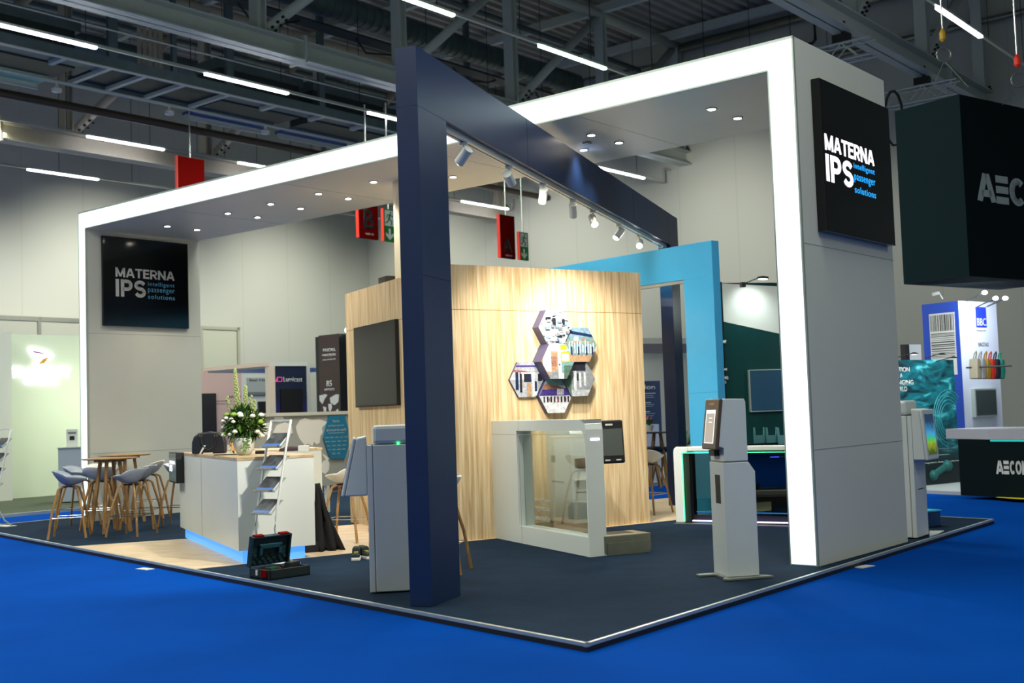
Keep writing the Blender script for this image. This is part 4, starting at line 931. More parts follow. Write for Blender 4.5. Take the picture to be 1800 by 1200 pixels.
# black cloth banner bag by the counter
t = thing('cloth_bag', 'tall black cloth hanging down at the right end of the counter', 'cloth', (-2.15, 12.98, 0), 64.3)
z_top = .74
m = MB(); K_ = 12; vs = []; fs = []
for i in range(K_+1):
    f_ = i/K_; z = z_top*(1-f_); wv = .04+.27*f_**1.1
    for j in range(9): g_2 = j/8; vs.append((-.06+wv*g_2, .05*sin(g_2*14+f_*3)*(.4+f_), z+.0))
for i in range(K_):
    for j in range(8): a = i*9+j; fs.append((a, a+1, a+10, a+9))
m._add(vs, fs); o = m.build('cloth', mat('black_cloth', '0b0b0c', .9, noise=.1), t, smooth=True); so = o.modifiers.new('thickness', 'SOLIDIFY'); so.thickness = .02
MB().box(-.38, .0, -.04, .06, 0.0, .12).build('folded_cloth', mat('black_cloth2', '0e0e10', .9), t, bevel=.02)
p = G(578, 948); t = thing('tool_bag', 'small black bag with a red dot under the white stool', 'bag', (p.x-.1, p.y, 0), 70)
MB().prism([(-.14, 0), (.14, 0), (.14, .17), (.1, .21), (-.12, .21), (-.14, .18)], 0, .22).build('bag_body', mat('black_nylon', '101113', .7), t, bevel=.015); MB().box(.0, .04, -.004, 0, .1, .13).build('red_badge', 'red', t)

# ================================================================ MAP PARTITION
mp = thing('map_partition', 'half-height grey partition with a white world map and a blue hexagon', 'partition', (G(578, 900).x, G(578, 900).y, 0), 39.5)
zt = 1.50
MB().box(-1.55, .62, 0, .05, .41, zt).build('board', mat('map_grey', 'a8aca8', .5), mp); MB().box(-1.57, .63, -.03, .08, zt-.0, zt+.05).build('top_ledge', 'white', mp)
for x in (-1.5, .0): MB().box(x-.03, x+.03, 0, .06, 0, .41).build('post', 'white', mp)
def pp(pts, yy=-.002): return [L(mp, a, b, yy) for a, b in pts]
m = MB()
for k, poly_ in enumerate((
    [(527, 738), (536, 735), (548, 738), (562, 737), (575, 741), (571, 747), (566, 751), (567, 760), (563, 766), (562, 778), (556, 781), (552, 776), (549, 784), (541, 779), (536, 783), (531, 777), (526, 770), (522, 760), (520, 750)],
    [(482, 733), (497, 732), (500, 738), (494, 742), (484, 741)],
    [(486, 747), (500, 742), (512, 745), (514, 760), (505, 775), (497, 790), (490, 780), (487, 768), (480, 760)],
    [(462, 745), (475, 742), (478, 755), (470, 765), (460, 760)],
    [(566, 797), (572, 800), (580, 806), (573, 808)],
    [(569, 810), (576, 807), (579, 815), (578, 826), (572, 833), (566, 830), (563, 820)])):
    m.prism(pp(poly_), -.004-.0002*k, -.0005)
m.build('world_map', mat('map_white', 'f2f2ee', .5), mp)
hx = MB(); hx.prism(pp([(577, 730.3), (604, 730.3), (614.5, 770), (604.5, 805.8), (579, 805.8), (567, 770)]), -.03, 0); hexo = hx.build('blue_hexagon', mat('hexagon_blue', '1c78a0', .5), mp)
def mtext(s, px0, px1, py0, py1, b=.0):
    a = L(mp, px0, py1, -.03); c = L(mp, px1, py0, -.03); text(s, 'letter_w', hexo, a[0], c[0], a[1], c[1], -.031, 'letters_hexagon', b, depth=.001)
mtext('Find us', 585, 596, 737, 742); mtext('at these airports', 577, 604.5, 745, 750.5); mtext('all around the world', 574, 608, 752, 758)
a = L(mp, 577, 761.5, -.03); c = L(mp, 605, 761, -.03); MB().box(a[0], c[0], -.032, -.03, a[1], a[1]+.006).build('divider_line', 'letter_w', hexo)
for s, x0, x1, y in (('DTW - FRA - CPH - LAS - HAN', 570.5, 612, 768), ('BOM - MUC - BER - ORD', 572, 610, 775), ('ZRH - HKG - MNL - ZRH', 574.5, 608, 782.5), ('YYZ - MIA - ARN - OSL', 576, 607, 789.5), ('SYD - YUL', 584, 598, 796.5)): mtext(s, x0, x1, y-1.8, y+2.2)

# small column and loudspeaker behind the cabin
cp = G(690, 320, zs)
tag(MB().box(0, .35, 0, .3, ZW+.0, zs).build('support_column', mat('cream_column', 'd8ceb0', .6)), 'cream column rising from the oak cabin to the glowing beam', 'column')
o = bpy.data.objects['support_column']; o.location = (cp.x, cp.y, 0); o.rotation_euler = (0, 0, rad(90-LAZ))
sp_ = thing('loudspeaker', 'black loudspeaker on top of the oak cabin beside the navy post', 'loudspeaker', (-1.70, 15.55, ZW), LAZ)
MB().box(-.12, .16, 0, .2, 0, .12).build('cabinet', 'black', sp_, bevel=.004); MB().box(-.11, .15, -.003, 0, .01, .11).build('grille', mat('grille', '1a1a1e', .8), sp_)
#%%FAR
# ================================================================ HALL SIGNS
def hang_sign(px0, px1, py0, py1, dist, label, m, name, cat, thick=.07, az=39.5):
    r = ray(px0, py0); s = dist/r.y; p = Vector((r.x*s, r.y*s, 0)); t = thing(name, label, cat, p, az)
    x1, _ = L(t, px1, py0+ (px1-px0)*.18); z1 = L(t, px0, py0)[1]; z0 = L(t, px0, py1)[1]
    MB().box(0, x1, 0, thick, z0, z1).build('board', m, t)
    MB().box(-.02, .0, -.03, thick, z0, z1).build('side_edge', 'rededge', t)
    MB().cyl((x1/2, thick/2, z1), (x1/2, thick/2, LZ+.4), .02, n=6).build('suspension_rod', 'trim', t)
    return t, x1, z0, z1
t, x1, z0, z1 = hang_sign(311, 359, 273, 352, 31, 'large plain red banner above the left part of the glowing beam', 'red', 'hanging_banner', 'banner')
t, x1, z0, z1 = hang_sign(629, 664, 356, 417, 31, 'red hanging sign with a black letter B left of the navy post', 'red', 'hall_sign', 'sign')
text('B', 'black', t, x1*.27, x1*.78, z0+.28*(z1-z0), z0+.86*(z1-z0), -.002, 'letter', .04); text('Halle 4.1', 'letter_w', t, x1*.35, x1*.75, z0+.11*(z1-z0), z0+.17*(z1-z0), -.002, 'small_text')
t, x1, z0, z1 = hang_sign(877, 904, 376, 452, 31, 'red hanging sign with a black letter A right of the navy post', 'red', 'hall_sign', 'sign')
text('A', 'black', t, x1*.2, x1*.8, z0+.14*(z1-z0), z0+.48*(z1-z0), -.002, 'letter', .04); text('Halle 4.1', 'letter_w', t, x1*.35, x1*.75, z0+.05*(z1-z0), z0+.09*(z1-z0), -.002, 'small_text')
for px0, px1, py0, py1, lab in ((673, 695, 366, 423, 'green emergency exit sign beside the red letter B sign'), (912, 928, 407, 456, 'green emergency exit sign beside the red letter A sign')):
    t, x1, z0, z1 = hang_sign(px0, px1, py0, py1, 31, lab, 'green', 'exit_sign', 'sign', .06)
    h = z1-z0; w_ = x1
    m = MB(); m.box(w_*.12, w_*.88, -.003, 0, z0+.48*h, z0+.96*h); m.build('white_door', 'letter_w', t)
    m = MB()       # running figure
    def P_(u, v): return (w_*(.12+.76*u), z0+h*(.48+.48*v))
    m.ball((P_(.62, .88)[0], -.004, P_(.62, .88)[1]), .03*h, 8)
    for a, b, tk in ((((.58, .78)), ((.42, .42)), .09), (((.58, .74)), ((.82, .6)), .045), (((.82, .6)), ((.9, .72)), .04), (((.55, .74)), ((.28, .7)), .045), (((.28, .7)), ((.2, .5)), .04), (((.45, .44)), ((.72, .3)), .06), (((.72, .3)), ((.66, .05)), .055), (((.4, .44)), ((.28, .24)), .06), (((.28, .24)), ((.06, .2)), .05)):
        A_ = P_(*a); B_ = P_(*b); m.bar((A_[0], -.004, A_[1]), (B_[0], -.004, B_[1]), .006, tk*h*.7)
    m.build('running_figure', 'green', t)
    MB().prism([(w_*.42, z0+.40*h), (w_*.58, z0+.40*h), (w_*.58, z0+.2*h), (w_*.8, z0+.27*h), (w_*.8, z0+.18*h), (w_*.5, z0+.05*h), (w_*.2, z0+.18*h), (w_*.2, z0+.27*h), (w_*.42, z0+.2*h)], -.004, 0).build('down_arrow', 'letter_w', t)

# ================================================================ FAR LEFT BOOTH
T0 = G(1, 878); FL_ = G(0, 900, FZ)
bt = thing('neighbour_booth', 'pale wall of the booth at the far left with a glowing winged logo', 'booth', (T0.x, T0.y, 0), 39.5)
MB().box(.02, 2.6, 0, .12, 0, L(bt, 60, 588)[1]).build('back_wall', mat('pale_green_wall', 'c9d3bd', .6), bt)
MB().box(-1.2, .0, -.5, .12, 0, 3.42).build('side_wall', 'white_soft', bt)
m = MB(); m.box(-3, 3.0, -4.1, .12, FZ, -.0); m.build('booth_floor', mat('olive_carpet', '3c4630', .9), bt)
MB().box(-3, 3.0, -4.16, -4.1, FZ, .002).build('floor_edge', 'trim', bt)
def bp(px, py): return L(bt, px, py, -.03)
halo = emis('logo_halo', 'f4f0ff', 2.2)
def btext(s, px0, px1, py0, py1, m_, b, y=-.03, nm='logo_letters'):
    a = bp(px0, py1); c = bp(px1, py0); return text(s, m_, bt, a[0], c[0], a[1], c[1], y, nm, b, depth=.02)
btext('TRANSEPT', 17, 125, 646, 664, halo, .06); btext('CONNECTING', 42, 103, 668, 676, halo, .05)
def bpoly(pts, m_, y, nm): return MB().prism([bp(*p) for p in pts], y-.02, y).build(nm, m_, bt)
bpoly([(50, 612), (56, 610), (88, 619), (95, 625), (92, 630), (84, 632), (78, 642), (64, 645), (60, 640), (68, 629), (56, 625)], halo, -.03, 'logo_halo')
bpoly([(55, 616), (88, 623), (70, 621.5), (59, 620)], mat('logo_purple', '7a3a70', .5), -.052, 'logo_wing'); bpoly([(75, 630), (84, 628), (77, 638), (65, 641)], mat('logo_gold', 'c89020', .5), -.052, 'logo_tail')
light('booth_light', 'AREA', Vector((T0.x, T0.y, 2.3))+dirv(39.5)*1.9+dirv(129.5)*1.7, 17, (.93, 1, .72), T0+dirv(39.5)*1.6+Vector((0, 0, .6)), size=.8)
pc = G(103, 884)
cb_ = thing('booth_cabinet', 'pale grey info cabinet in the far left booth', 'cabinet', (pc.x, pc.y, 0), 75)
zt_ = ZV((109, 786), (pc.x, pc.y))
MB().box(0, .75, 0, .5, .02, zt_-.02).build('body', mat('cabinet_grey', '9aa4b0', .5), cb_); MB().box(-.02, .77, -.02, .52, zt_-.02, zt_).build('top', 'trim', cb_)
si = thing('sign_holder', 'small acrylic sign holder on the info cabinet', 'sign', (pc.x, pc.y, zt_), 75)
MB().box(.13, .34, .2, .215, 0, .34).build('card', 'letter_w', si); MB().box(.19, .28, .195, .2, .13, .21).build('printed_mark', 'black', si); MB().box(.16, .31, .195, .2, .25, .29).build('printed_line', 'kioskgrey', si)
# rail fence behind it on the hall wall
rf = thing('wall_door', 'grey framed wall partition above the far left booth', 'partition', hp(-37.8, 6), 39.5)
a = L(rf, -40, 553); b = L(rf, 137, 569)
za = L(rf, 62, 557)[1]
MB().box(a[0], b[0]+.6, -.1, 0, 0, za).build('panels', mat('partition_beige', 'a5a89a', .7), rf); MB().box(a[0], b[0]+.6, -.14, -.1, za-.15, za).build('top_rail', 'kioskgrey', rf); x = L(rf, 63, 570)[0]; MB().box(x, x+.12, -.14, -.1, 0, za).build('upright', 'kioskgrey', rf)
dr = thing('roller_door', 'beige roller door in the hall wall right of the logo panel', 'door', hp(-37.9, 12), 39.5)
a = L(dr, 352, 573); b = L(dr, 414, 575)
MB().box(a[0], b[0], -.06, 0, 0, a[1]).build('door_leaf', mat('door_beige', 'b4b8a4', .7), dr); m = MB(); m.box(a[0]-.05, b[0]+.12, -.12, -.06, a[1]-.12, a[1]); m.box(b[0], b[0]+.12, -.12, -.06, 0, a[1]); m.box(a[0]-.08, a[0]+.04, -.12, -.06, 0, a[1]); m.build('door_frame', mat('frame_olive', 'a0a28c', .6), dr)

# ================================================================ BOOTHS BEHIND THE COUNTER
def at(px, py, dist): r = ray(px, py); s = dist/r.y; return Vector((r.x*s, r.y*s, r.z*s+EYE))
P0 = at(475, 700, 25.0)
lb = thing('lumicast_booth'.replace('lumicast', 'screen'), 'small booth with a dark blue wall and a switched-off screen behind the flowers', 'booth', (P0.x, P0.y, 0), 50)
x1, z1 = L(lb, 541, 637); x2 = L(lb, 501, 690)[0]; zt = L(lb, 502, 643)[1]; z2 = L(lb, 500, 636)[1]
MB().box(0, x1, 0, .25, zt, z2).build('fascia', 'white', lb)
MB().box(0, L(lb, 475.5, 700)[0]+.12, 0, .2, FZ, zt).build('corner_post', mat('warm_post', 'd9c8b4', .6), lb)
m_ = mat('gradient_navy', '141c38', .5); 
xa, xb = L(lb, 476, 690)[0], L(lb, 540, 690)[0]
nt = m_.node_tree; tc = nt.nodes.new('ShaderNodeTexCoord'); spx = nt.nodes.new('ShaderNodeSeparateXYZ'); nt.links.new(tc.outputs['Generated'], spx.inputs[0]); cr = nt.nodes.new('ShaderNodeValToRGB'); cr.color_ramp.elements[0].position = .3; cr.color_ramp.elements[0].color = (*lin('3a2fa0'), 1); cr.color_ramp.elements[1].position = .75; cr.color_ramp.elements[1].color = (*lin('16223c'), 1); nt.links.new(spx.outputs[2], cr.inputs[0]); nt.links.new(cr.outputs[0], nt.nodes['Principled BSDF'].inputs['Base Color'])
MB().box(xa, xb, .02, .1, FZ, zt).build('blue_wall', m_, lb)
MB().box(xb, x1+.05, .0, .15, FZ, zt).build('side_post', 'white_soft', lb)
a = L(lb, 493.5, 727, .0); b = L(lb, 530, 683, .0); MB().box(a[0], b[0], -.04, .02, a[1]-.15, b[1]).build('screen', 'black', lb)
a = L(lb, 499, 671, 0); b = L(lb, 532, 662, 0); text('Lumicast', 'letter_w', lb, a[0], b[0], a[1], b[1], .018, 'booth_lettering', .02, depth=.004)
pts = [L(lb, *q) for q in ((484, 671), (488, 662), (496.5, 662), (496.5, 671))]; MB().prism(pts, .01, .02).build('logo_shape', mat('logo_pink', 'c0408a', .5, emit='c0408a', estr=.3), lb)
pts = [L(lb, *q) for q in ((489, 669.5), (489, 663.5), (495, 663.5), (495, 669.5))]; MB().prism(pts, .005, .012).build('logo_hole', mat('logo_navy', '16223c', .5), lb)
# canopy running left
lb2 = thing('booth_canopy', 'white canopy with pink-lit side wall left of the dark blue booth', 'booth', (P0.x, P0.y, 0), -48+180)
xe = L(lb2, 357, 650)[0]
MB().box(xe, 0, 0, .12, zt+.0, z2).build('beam', mat('warm_beam', 'd8c0ae', .6), lb2); MB().box(xe, 0, .12, 2.6, z2-.12, z2-.04).build('canopy_roof', 'white_soft', lb2); merge_into(lb2, lb)
pk = thing('booth_wall', 'pink-toned booth wall with a black screen behind the handbag', 'booth wall', at(350, 700, 28.5)*1.0, 60); pk.location.z = 0
a = L(pk, 300, 640); b = L(pk, 424, 652); MB().box(a[0], b[0], 0, .1, FZ, b[1]).build('wall', mat('pink_wall', 'b89c94', .7), pk)
a = L(pk, 350.5, 762); b = L(pk, 379, 691); MB().box(a[0], b[0], -.05, 0, a[1], b[1]).build('screen', 'black', pk)
for (x0_, x1_2, y0_, y1_, s) in ((400, 424, 694, 699, 'Advisor'), (380, 407, 703, 705.5, 'advanced solutions'), (380, 405, 708, 710.5, 'passenger flow'),):
    a = L(pk, x0_, y1_); b = L(pk, x1_2, y0_); text(s, 'black', pk, a[0], b[0], a[1], b[1], -.002, 'wall_lettering', .02, depth=.003)
bn2 = thing('hall_sign_board', 'grey wall sign reading Saal Harm beside the dark blue booth', 'sign', at(436, 690, 34), 50); bn2.location.z = 0
a = L(bn2, 425, 760); b = L(bn2, 478, 645); MB().box(a[0]-.0, b[0], .05, .15, a[1]-1.0, b[1]).build('pale_wall', 'white_soft', bn2)
a = L(bn2, 435, 689); b = L(bn2, 475, 663.5); MB().box(a[0], b[0], -.02, .05, a[1], b[1]).build('board', mat('sign_grey', '9fa59f', .6), bn2); MB().box(a[0], b[0], -.03, .05, a[1]-.08, a[1]).build('lower_edge', 'kioskgrey', bn2)
a = L(bn2, 437.5, 670); b = L(bn2, 474, 665); text('Saal Harmonie', 'black', bn2, a[0], b[0]+.35, a[1], b[1], -.022, 'sign_lettering', .02)
a = L(bn2, 455, 760); b = L(bn2, 475, 705); MB().box(a[0], b[0], -.02, .05, a[1], b[1]).build('dark_doorway', 'black', bn2)
# tower
P1 = at(596.5, 640, 24); tw = thing('display_tower', 'tall dark brown tower with white lettering beside the oak cabin', 'display tower', (P1.x, P1.y, 0), -48+180)
z1 = L(tw, 596, 586)[1]; xl = L(tw, 561, 650)[0]; xl2 = L(tw, 553.5, 650)[0]
MB().box(xl, 0, 0, .9, FZ, z1).build('brown_face', mat('tower_brown', '3a2824', .5), tw)
MB().box(xl2, xl, .03, .9, FZ, z1-.02).build('black_edge', 'black', tw)
tw2 = MB().box(0.002, .012, 0, .9, FZ, z1).build('black_side', mat('tower_black', '07090c', .4), tw)
def tt_(s, px0, px1, py0, py1, b=.02): a = L(tw, px0, py1); c = L(tw, px1, py0); text(s, 'letter_w', tw, a[0], c[0], a[1], c[1], -.003, 'tower_lettering', b, depth=.003)
tt_('PASCALL', 568, 590, 611, 618.5, .04); tt_('+WATSON', 566, 590, 620.5, 627.5, .04); tt_('ARCHITECTS', 567, 590, 629.5, 634); tt_('85', 574, 583.5, 668.5, 679.5, .03); tt_('AIRPORTS', 570, 588, 682, 687)
m = MB()
for poly_ in ([(561.5, 695), (572, 692.5), (576, 694), (571, 701), (567, 710), (562, 704)], [(568, 714), (574, 716), (573, 724), (570, 724)], [(580, 699), (590, 693), (596, 693), (595, 706), (588, 712), (581, 707)], [(577, 710), (583, 709), (584, 716), (581, 724), (578, 720)], [(590, 722), (594, 718), (596, 724)]): m.prism([L(tw, *q) for q in poly_], -.004, -.001)
m.build('world_map', 'letter_w', tw)
o = thing('booth_lamp', 'small lit arm lamp on the edge of the dark tower', 'lamp', at(611, 580, 24), 90); MB().ball((0, 0, 0), .06, 8).build('lamp_glow', emis('lamp_glow', 'e8fff4', 6), o); MB().cyl((0, 0, -.02), (.15, .1, -.25), .012, n=6).build('arm', 'chrome', o)
def low_wall(): pass
# ================================================================ RIGHT OF THE CABIN
nv = thing('information_board', 'navy information board with white text seen past the oak cabin', 'board', at(1133, 760, 24), 60); nv.location.z = 0
a = L(nv, 1100, 671.5); b = L(nv, 1160, 669); MB().box(a[0], b[0], 0, .06, .4, b[1]).build('board', mat('board_navy', '1c3558', .5), nv)
a = L(nv, 1112, 684.5); b = L(nv, 1151, 676); text('avalon', 'letter_w', nv, a[0], b[0], a[1], b[1], -.003, 'board_title', .03, depth=.003)
m = MB()
for y_, x_ in ((691, 1152), (695.5, 1148), (698.5, 1150), (707.5, 1144), (711, 1150), (714, 1148), (723.5, 1142), (727, 1151), (731, 1149)):
    a = L(nv, 1128, y_+ (1.2 if x_ in (1152, 1144, 1142) else .5)); b = L(nv, x_, y_-(1.0 if x_ in (1152, 1144, 1142) else .4)); m.box(a[0], b[0], -.003, 0, a[1], max(b[1], a[1]+.008))
m.build('text_lines', mat('text_grey', 'a8b4c0', .6), nv)
# white booth platform beyond
ep = thing('far_booth_floor', 'light grey floor edge of the booth beyond the stand', 'platform', at(1140, 858, 22.5), 60); ep.location.z = 0
MB().box(-3, 5, 0, 5, FZ, .02).build('slab', mat('grey_slab', '9aa0a0', .7), ep)
wb_ = thing('white_booth_counter', 'white counter with a flower pot beyond the oak cabin', 'counter', at(1147, 790, 23.0), 60); wb_.location.z = .02
a = L(wb_, 1141, 746); b = L(wb_, 1158, 746); MB().box(-.6, b[0], 0, .5, 0, a[1]).build('body', mat('counter_pale', 'b4bccc', .5), wb_)
fp = thing('flower_pot', 'white pot with pink flowers on the table beyond the oak cabin', 'plant', at(1141, 757, 21.5), 90)
MB().lathe([(.06, 0), (.09, .1), (.08, .1), (.05, .02)], n=16).build('pot', 'white', fp); m = MB(); random.seed(2)
for _ in range(60): v = blob(); leaf(m, (v.x*.05, v.y*.05, .12+.05*v.z), (v.x, v.y, 1), .1, .012)
m.build('leaves', mat('pot_leaf', '2c5a2c', .6), fp, fixn=False); m = MB()
for _ in range(9): v = blob(); m.ball((v.x*.07, v.y*.07, .22+v.z*.03), .016, 6)
m.build('pink_blossoms', mat('blossom', 'c04868', .6), fp)
tq = at(1155, 759, 21.5); fz_ = .02
bt_ = thing('black_table', 'black round high table with oak legs beyond the oak cabin', 'table', (tq.x, tq.y, fz_), 90)
MB().lathe([(.36, tq.z-fz_-.02), (.36, tq.z-fz_)], n=30).build('tabletop', 'black', bt_)
for k in range(4):
    a = rad(45+90*k); MB().bar((.08*cos(a), .08*sin(a), tq.z-fz_-.02), (.24*cos(a), .24*sin(a), 0), .035, .035).build('leg', 'oakdark', bt_)
for k, px in enumerate((1142, 1166)):
    p = at(px, 797, 21.2+.4*k); s = thing('black_chair', ('black bar chair left of the black high table', 'black bar chair right of the black high table')[k], 'chair', (p.x, p.y, fz_), 40*k, 'black chairs at the far table')
    zz = p.z-fz_+.06
    MB().lathe([(.05, zz-.04), (.2, zz), (.23, zz+.06), (.215, zz+.06), (.1, zz)], n=20).build('seat', 'black', s, smooth=True)
    for j in range(4): a = rad(45+90*j); MB().bar((.1*cos(a), .1*sin(a), zz-.03), (.24*cos(a), .24*sin(a), 0), .028, .028).build('leg', 'oakdark', s)
gp = thing('grey_band', 'grey band board across the far booth wall, right of the oak cabin', 'board', at(1150, 612, 30), 60)
a = L(gp, 1120, 612); b = L(gp, 1212, 606); MB().box(a[0], b[0], 0, .06, -.12, .12).build('band', mat('band_grey', '706e76', .6), gp)
pw = thing('far_booth_wall', 'plain pale booth wall behind the band and the navy board', 'booth wall', at(1150, 800, 30.3), 60); pw.location.z = 0
a = L(pw, 1100, 600); b = L(pw, 1225, 594); MB().box(a[0], b[0], 0, .1, FZ, b[1]).build('wall', 'white_soft', pw)
pl = thing('potted_plant', 'potted green plant in a wooden planter left of the light blue post', 'plant', at(1206, 785, 19), 90); pl.location.z = .6
MB().box(-.15, .15, -.12, .12, -.6, .22).build('planter', 'oak', pl); m = MB(); random.seed(8)
for _ in range(26): a = random.uniform(0, 2*PI); leaf(m, (0, 0, .2), (cos(a), sin(a), random.uniform(.3, 1.6)), .35, .03)
m.build('palm_leaves', mat('palm', '2f5a34', .5), pl, fixn=False)

# ================================================================ AECOM STAND
pa = G(1688, 847); ga = thing('green_booth', 'dark green exhibition booth with teal airport graphic on the right', 'booth', (pa.x, pa.y, 0), 56)
zt = L(ga, 1695, 632)[1]; xl = L(ga, 1560, 700)[0]
def gfx():
    m = mat('teal_graphic', '0c6a74', .5); nt = m.node_tree; b = nt.nodes['Principled BSDF']
    tc = nt.nodes.new('ShaderNodeTexCoord'); sp = nt.nodes.new('ShaderNodeSeparateXYZ'); nt.links.new(tc.outputs['Generated'], sp.inputs[0])
    mp_ = nt.nodes.new('ShaderNodeMapping'); mp_.inputs['Scale'].default_value = (1.2, 1, 3.0); mp_.inputs['Rotation'].default_value = (0, .5, 0); nt.links.new(tc.outputs['Object'], mp_.inputs[0])
    n = nt.nodes.new('ShaderNodeTexNoise'); n.inputs['Scale'].default_value = 1.6; n.inputs['Detail'].default_value = 8; n.inputs['Distortion'].default_value = 1.5; nt.links.new(mp_.outputs[0], n.inputs[0])
    cr = nt.nodes.new('ShaderNodeValToRGB'); e = cr.color_ramp.elements; e[0].position = .35; e[0].color = (*lin('02202a'), 1); e[1].position = .72; e[1].color = (*lin('5cc8d0'), 1); x = cr.color_ramp.elements.new(.55); x.color = (*lin('0b6470'), 1)
    nt.links.new(n.outputs[0], cr.inputs[0])
    fd = nt.nodes.new('ShaderNodeMapRange'); fd.inputs[1].default_value = .15; fd.inputs[2].default_value = .6; nt.links.new(sp.outputs[2], fd.inputs[0])
    mx = nt.nodes.new('ShaderNodeMix'); mx.data_type = 'RGBA'; mx.inputs[6].default_value = (*lin('061416'), 1); nt.links.new(fd.outputs[0], mx.inputs[0]); nt.links.new(cr.outputs[0], mx.inputs[7])
    nt.links.new(mx.outputs[2], b.inputs['Base Color']); nt.links.new(mx.outputs[2], b.inputs['Emission Color']); b.inputs['Emission Strength'].default_value = .16
    return m
MB().box(xl, 0, 0, .12, .0, zt).build('graphic_wall', gfx(), ga)
def gtext(s, px0, px1, py0, py1, b=.02, nm='slogan'): a = L(ga, px0, py1, -.003); c = L(ga, px1, py0, -.003); return text(s, 'letter_w', ga, a[0], c[0], a[1], c[1], -.004, nm, b, depth=.004)
gtext('AVIATION', 1561, 1598.5, 645, 654, .04); gtext('FOR A', 1568, 1586, 656, 664.5, .04); gtext('CHANGING', 1560, 1605, 667.5, 677, .04); gtext('WORLD', 1568, 1594, 679, 688.5, .04)
gtext('Putting outcomes first,', 1600, 1679, 786, 793, .015); gtext('advancing aviation', 1606, 1669, 797, 804, .015); gtext('programs that transform', 1622, 1685, 807.5, 816, .015)
# ring of a turbine in the graphic
cx, cz = L(ga, 1668, 735); m = MB(); Rr = .42
for q in range(5): m.tube([(cx+(Rr-.05*q)*cos(a), -.003, cz+(Rr-.05*q)*1.15*sin(a)) for a in [PI*.25+PI*1.2*i/30 for i in range(31)]], .010, 5)
m.build('turbine_rings', mat('ring_teal', '2c8490', .5), ga)
m = MB(); a = L(ga, 1640, 835); b = L(ga, 1664, 818); m.ball((a[0], .0, a[1]), .09, 12); m.ball((b[0], .0, b[1]), .1, 12); m.tube([(a[0], 0, a[1]), (b[0], 0, b[1])], .06, 8)
m.build('teal_blob', mat('blob_teal', '105a58', .6), ga)
MB().box(xl, 4, -3.2, .12, FZ, -.0).build('booth_floor', mat('pale_floor', 'a8aeae', .6), ga)
# left part of that booth, seen between blue frame and glowing leg
pb = at(1282, 800, 19.5); gb = thing('green_booth_wall', 'dark green booth wall with a white upper panel, left of the glowing leg', 'booth wall', (pb.x, pb.y, 0), 75)
zT = L(gb, 1282, 497)[1]; xr = L(gb, 1420, 560)[0]
MB().box(0, xr, 0, .15, 0, zT).build('wall', 'teal', gb)
pts = [L(gb, *q) for q in ((1281, 498), (1420, 506), (1420, 597), (1283, 565))]; pts[0] = (0.004, pts[0][1]); pts[3] = (0.004, pts[3][1]); MB().prism(pts, -.006, 0).build('white_panel', 'white_soft', gb)
gb2 = thing('green_booth_end', 'narrow dark green end panel with cut-off white letters beside the light blue post', 'booth wall', (pb.x, pb.y, 0), -40+180)
x0_ = L(gb2, 1255, 560)[0]; MB().box(x0_, -.001, -.01, -.001, 0, zT+.02).build('end_panel', 'tealdark', gb2)
for s, px0, px1, py0, py1 in (('AECOM', 1257, 1277, 597, 605), ('AVIATION', 1253, 1278.5, 647, 653), ('CHANGING', 1252, 1281, 661, 668), ('WORLD', 1260, 1277, 669, 675)):
    a = L(gb2, px0, py1); b = L(gb2, px1, py0); text(s, 'letter_w', gb2, a[0], b[0], a[1], b[1], -.012, 'panel_lettering', .03)
merge_into(gb2, gb)
tv = thing('wall_monitor', 'blue-grey monitor on the dark green booth wall left of the glowing leg', 'monitor', (pb.x, pb.y, 0), 75)
a = L(tv, 1317, 724); b = L(tv, 1400, 648); MB().box(a[0], b[0], -.06, 0, a[1], b[1]).build('housing', 'trim', tv, bevel=.003); MB().box(a[0]+.012, b[0]-.01, -.063, -.06, a[1]+.015, b[1]-.01).build('screen', mat('blue_screen', '15384c', .2, emit='15405a', estr=.12), tv)
la = at(1341, 488, 19.2); al = thing('arm_lamp', 'arm lamp shining on the white panel left of the glowing leg', 'lamp', (la.x, la.y, la.z), 75)
MB().lathe([(.0015, -.02), (.1, -.015), (.1, .015), (.02, .03)], n=20, sy=.5).build('lamp_head', 'black', al); MB().lathe([(.08, -.025), (.001, -.026)], n=16, sy=.5).build('lamp_disc', 'lampc', al); MB().cyl((-.05, 0, .01), (-.28, .12, -.08), .01, n=6).build('arm', 'black', al); MB().box(-.34, -.27, .08, .16, -.14, -.06).build('clamp', 'black', al)
light('arm_lamp_light', 'SPOT', la+Vector((0, 0, -.05)), 18, (.85, 1, 1), at(1320, 560, 19.6), spot_size=rad(110), spot_blend=1, shadow_soft_size=.05)
for k, px in enumerate((1336, 1358, 1378)):
    p = at(px, 780, 17.5); h = thing('acrylic_holder', 'clear acrylic holder on the dark shelf behind the gate, %s from the left' % ORD[k], 'holder', p, 75, 'acrylic holders behind the gate')
    m = MB(); 
    for x in (-.07, .07): m.prism([(x-.018, 0), (x+.018, 0), (x+.012+.01*(1 if x > 0 else -1), .24), (x-.008+.01*(1 if x > 0 else -1), .25)], 0, .02)
    m.box(-.08, .08, 0, .02, 0, .13); m.build('holder', mat('acrylic_teal', '6fb0b4', .15, trans=.3), h)
shf = thing('dark_shelf', 'dark shelf counter behind the automatic gate', 'counter', at(1330, 779, 17.5), 75)
MB().box(-.35, 1.0, -.1, .35, -.05, 0).build('shelf_top', 'tealdark', shf); MB().box(-.3, .9, .0, .3, -shf.location.z, -.05).build('shelf_body', 'tealdark', shf)
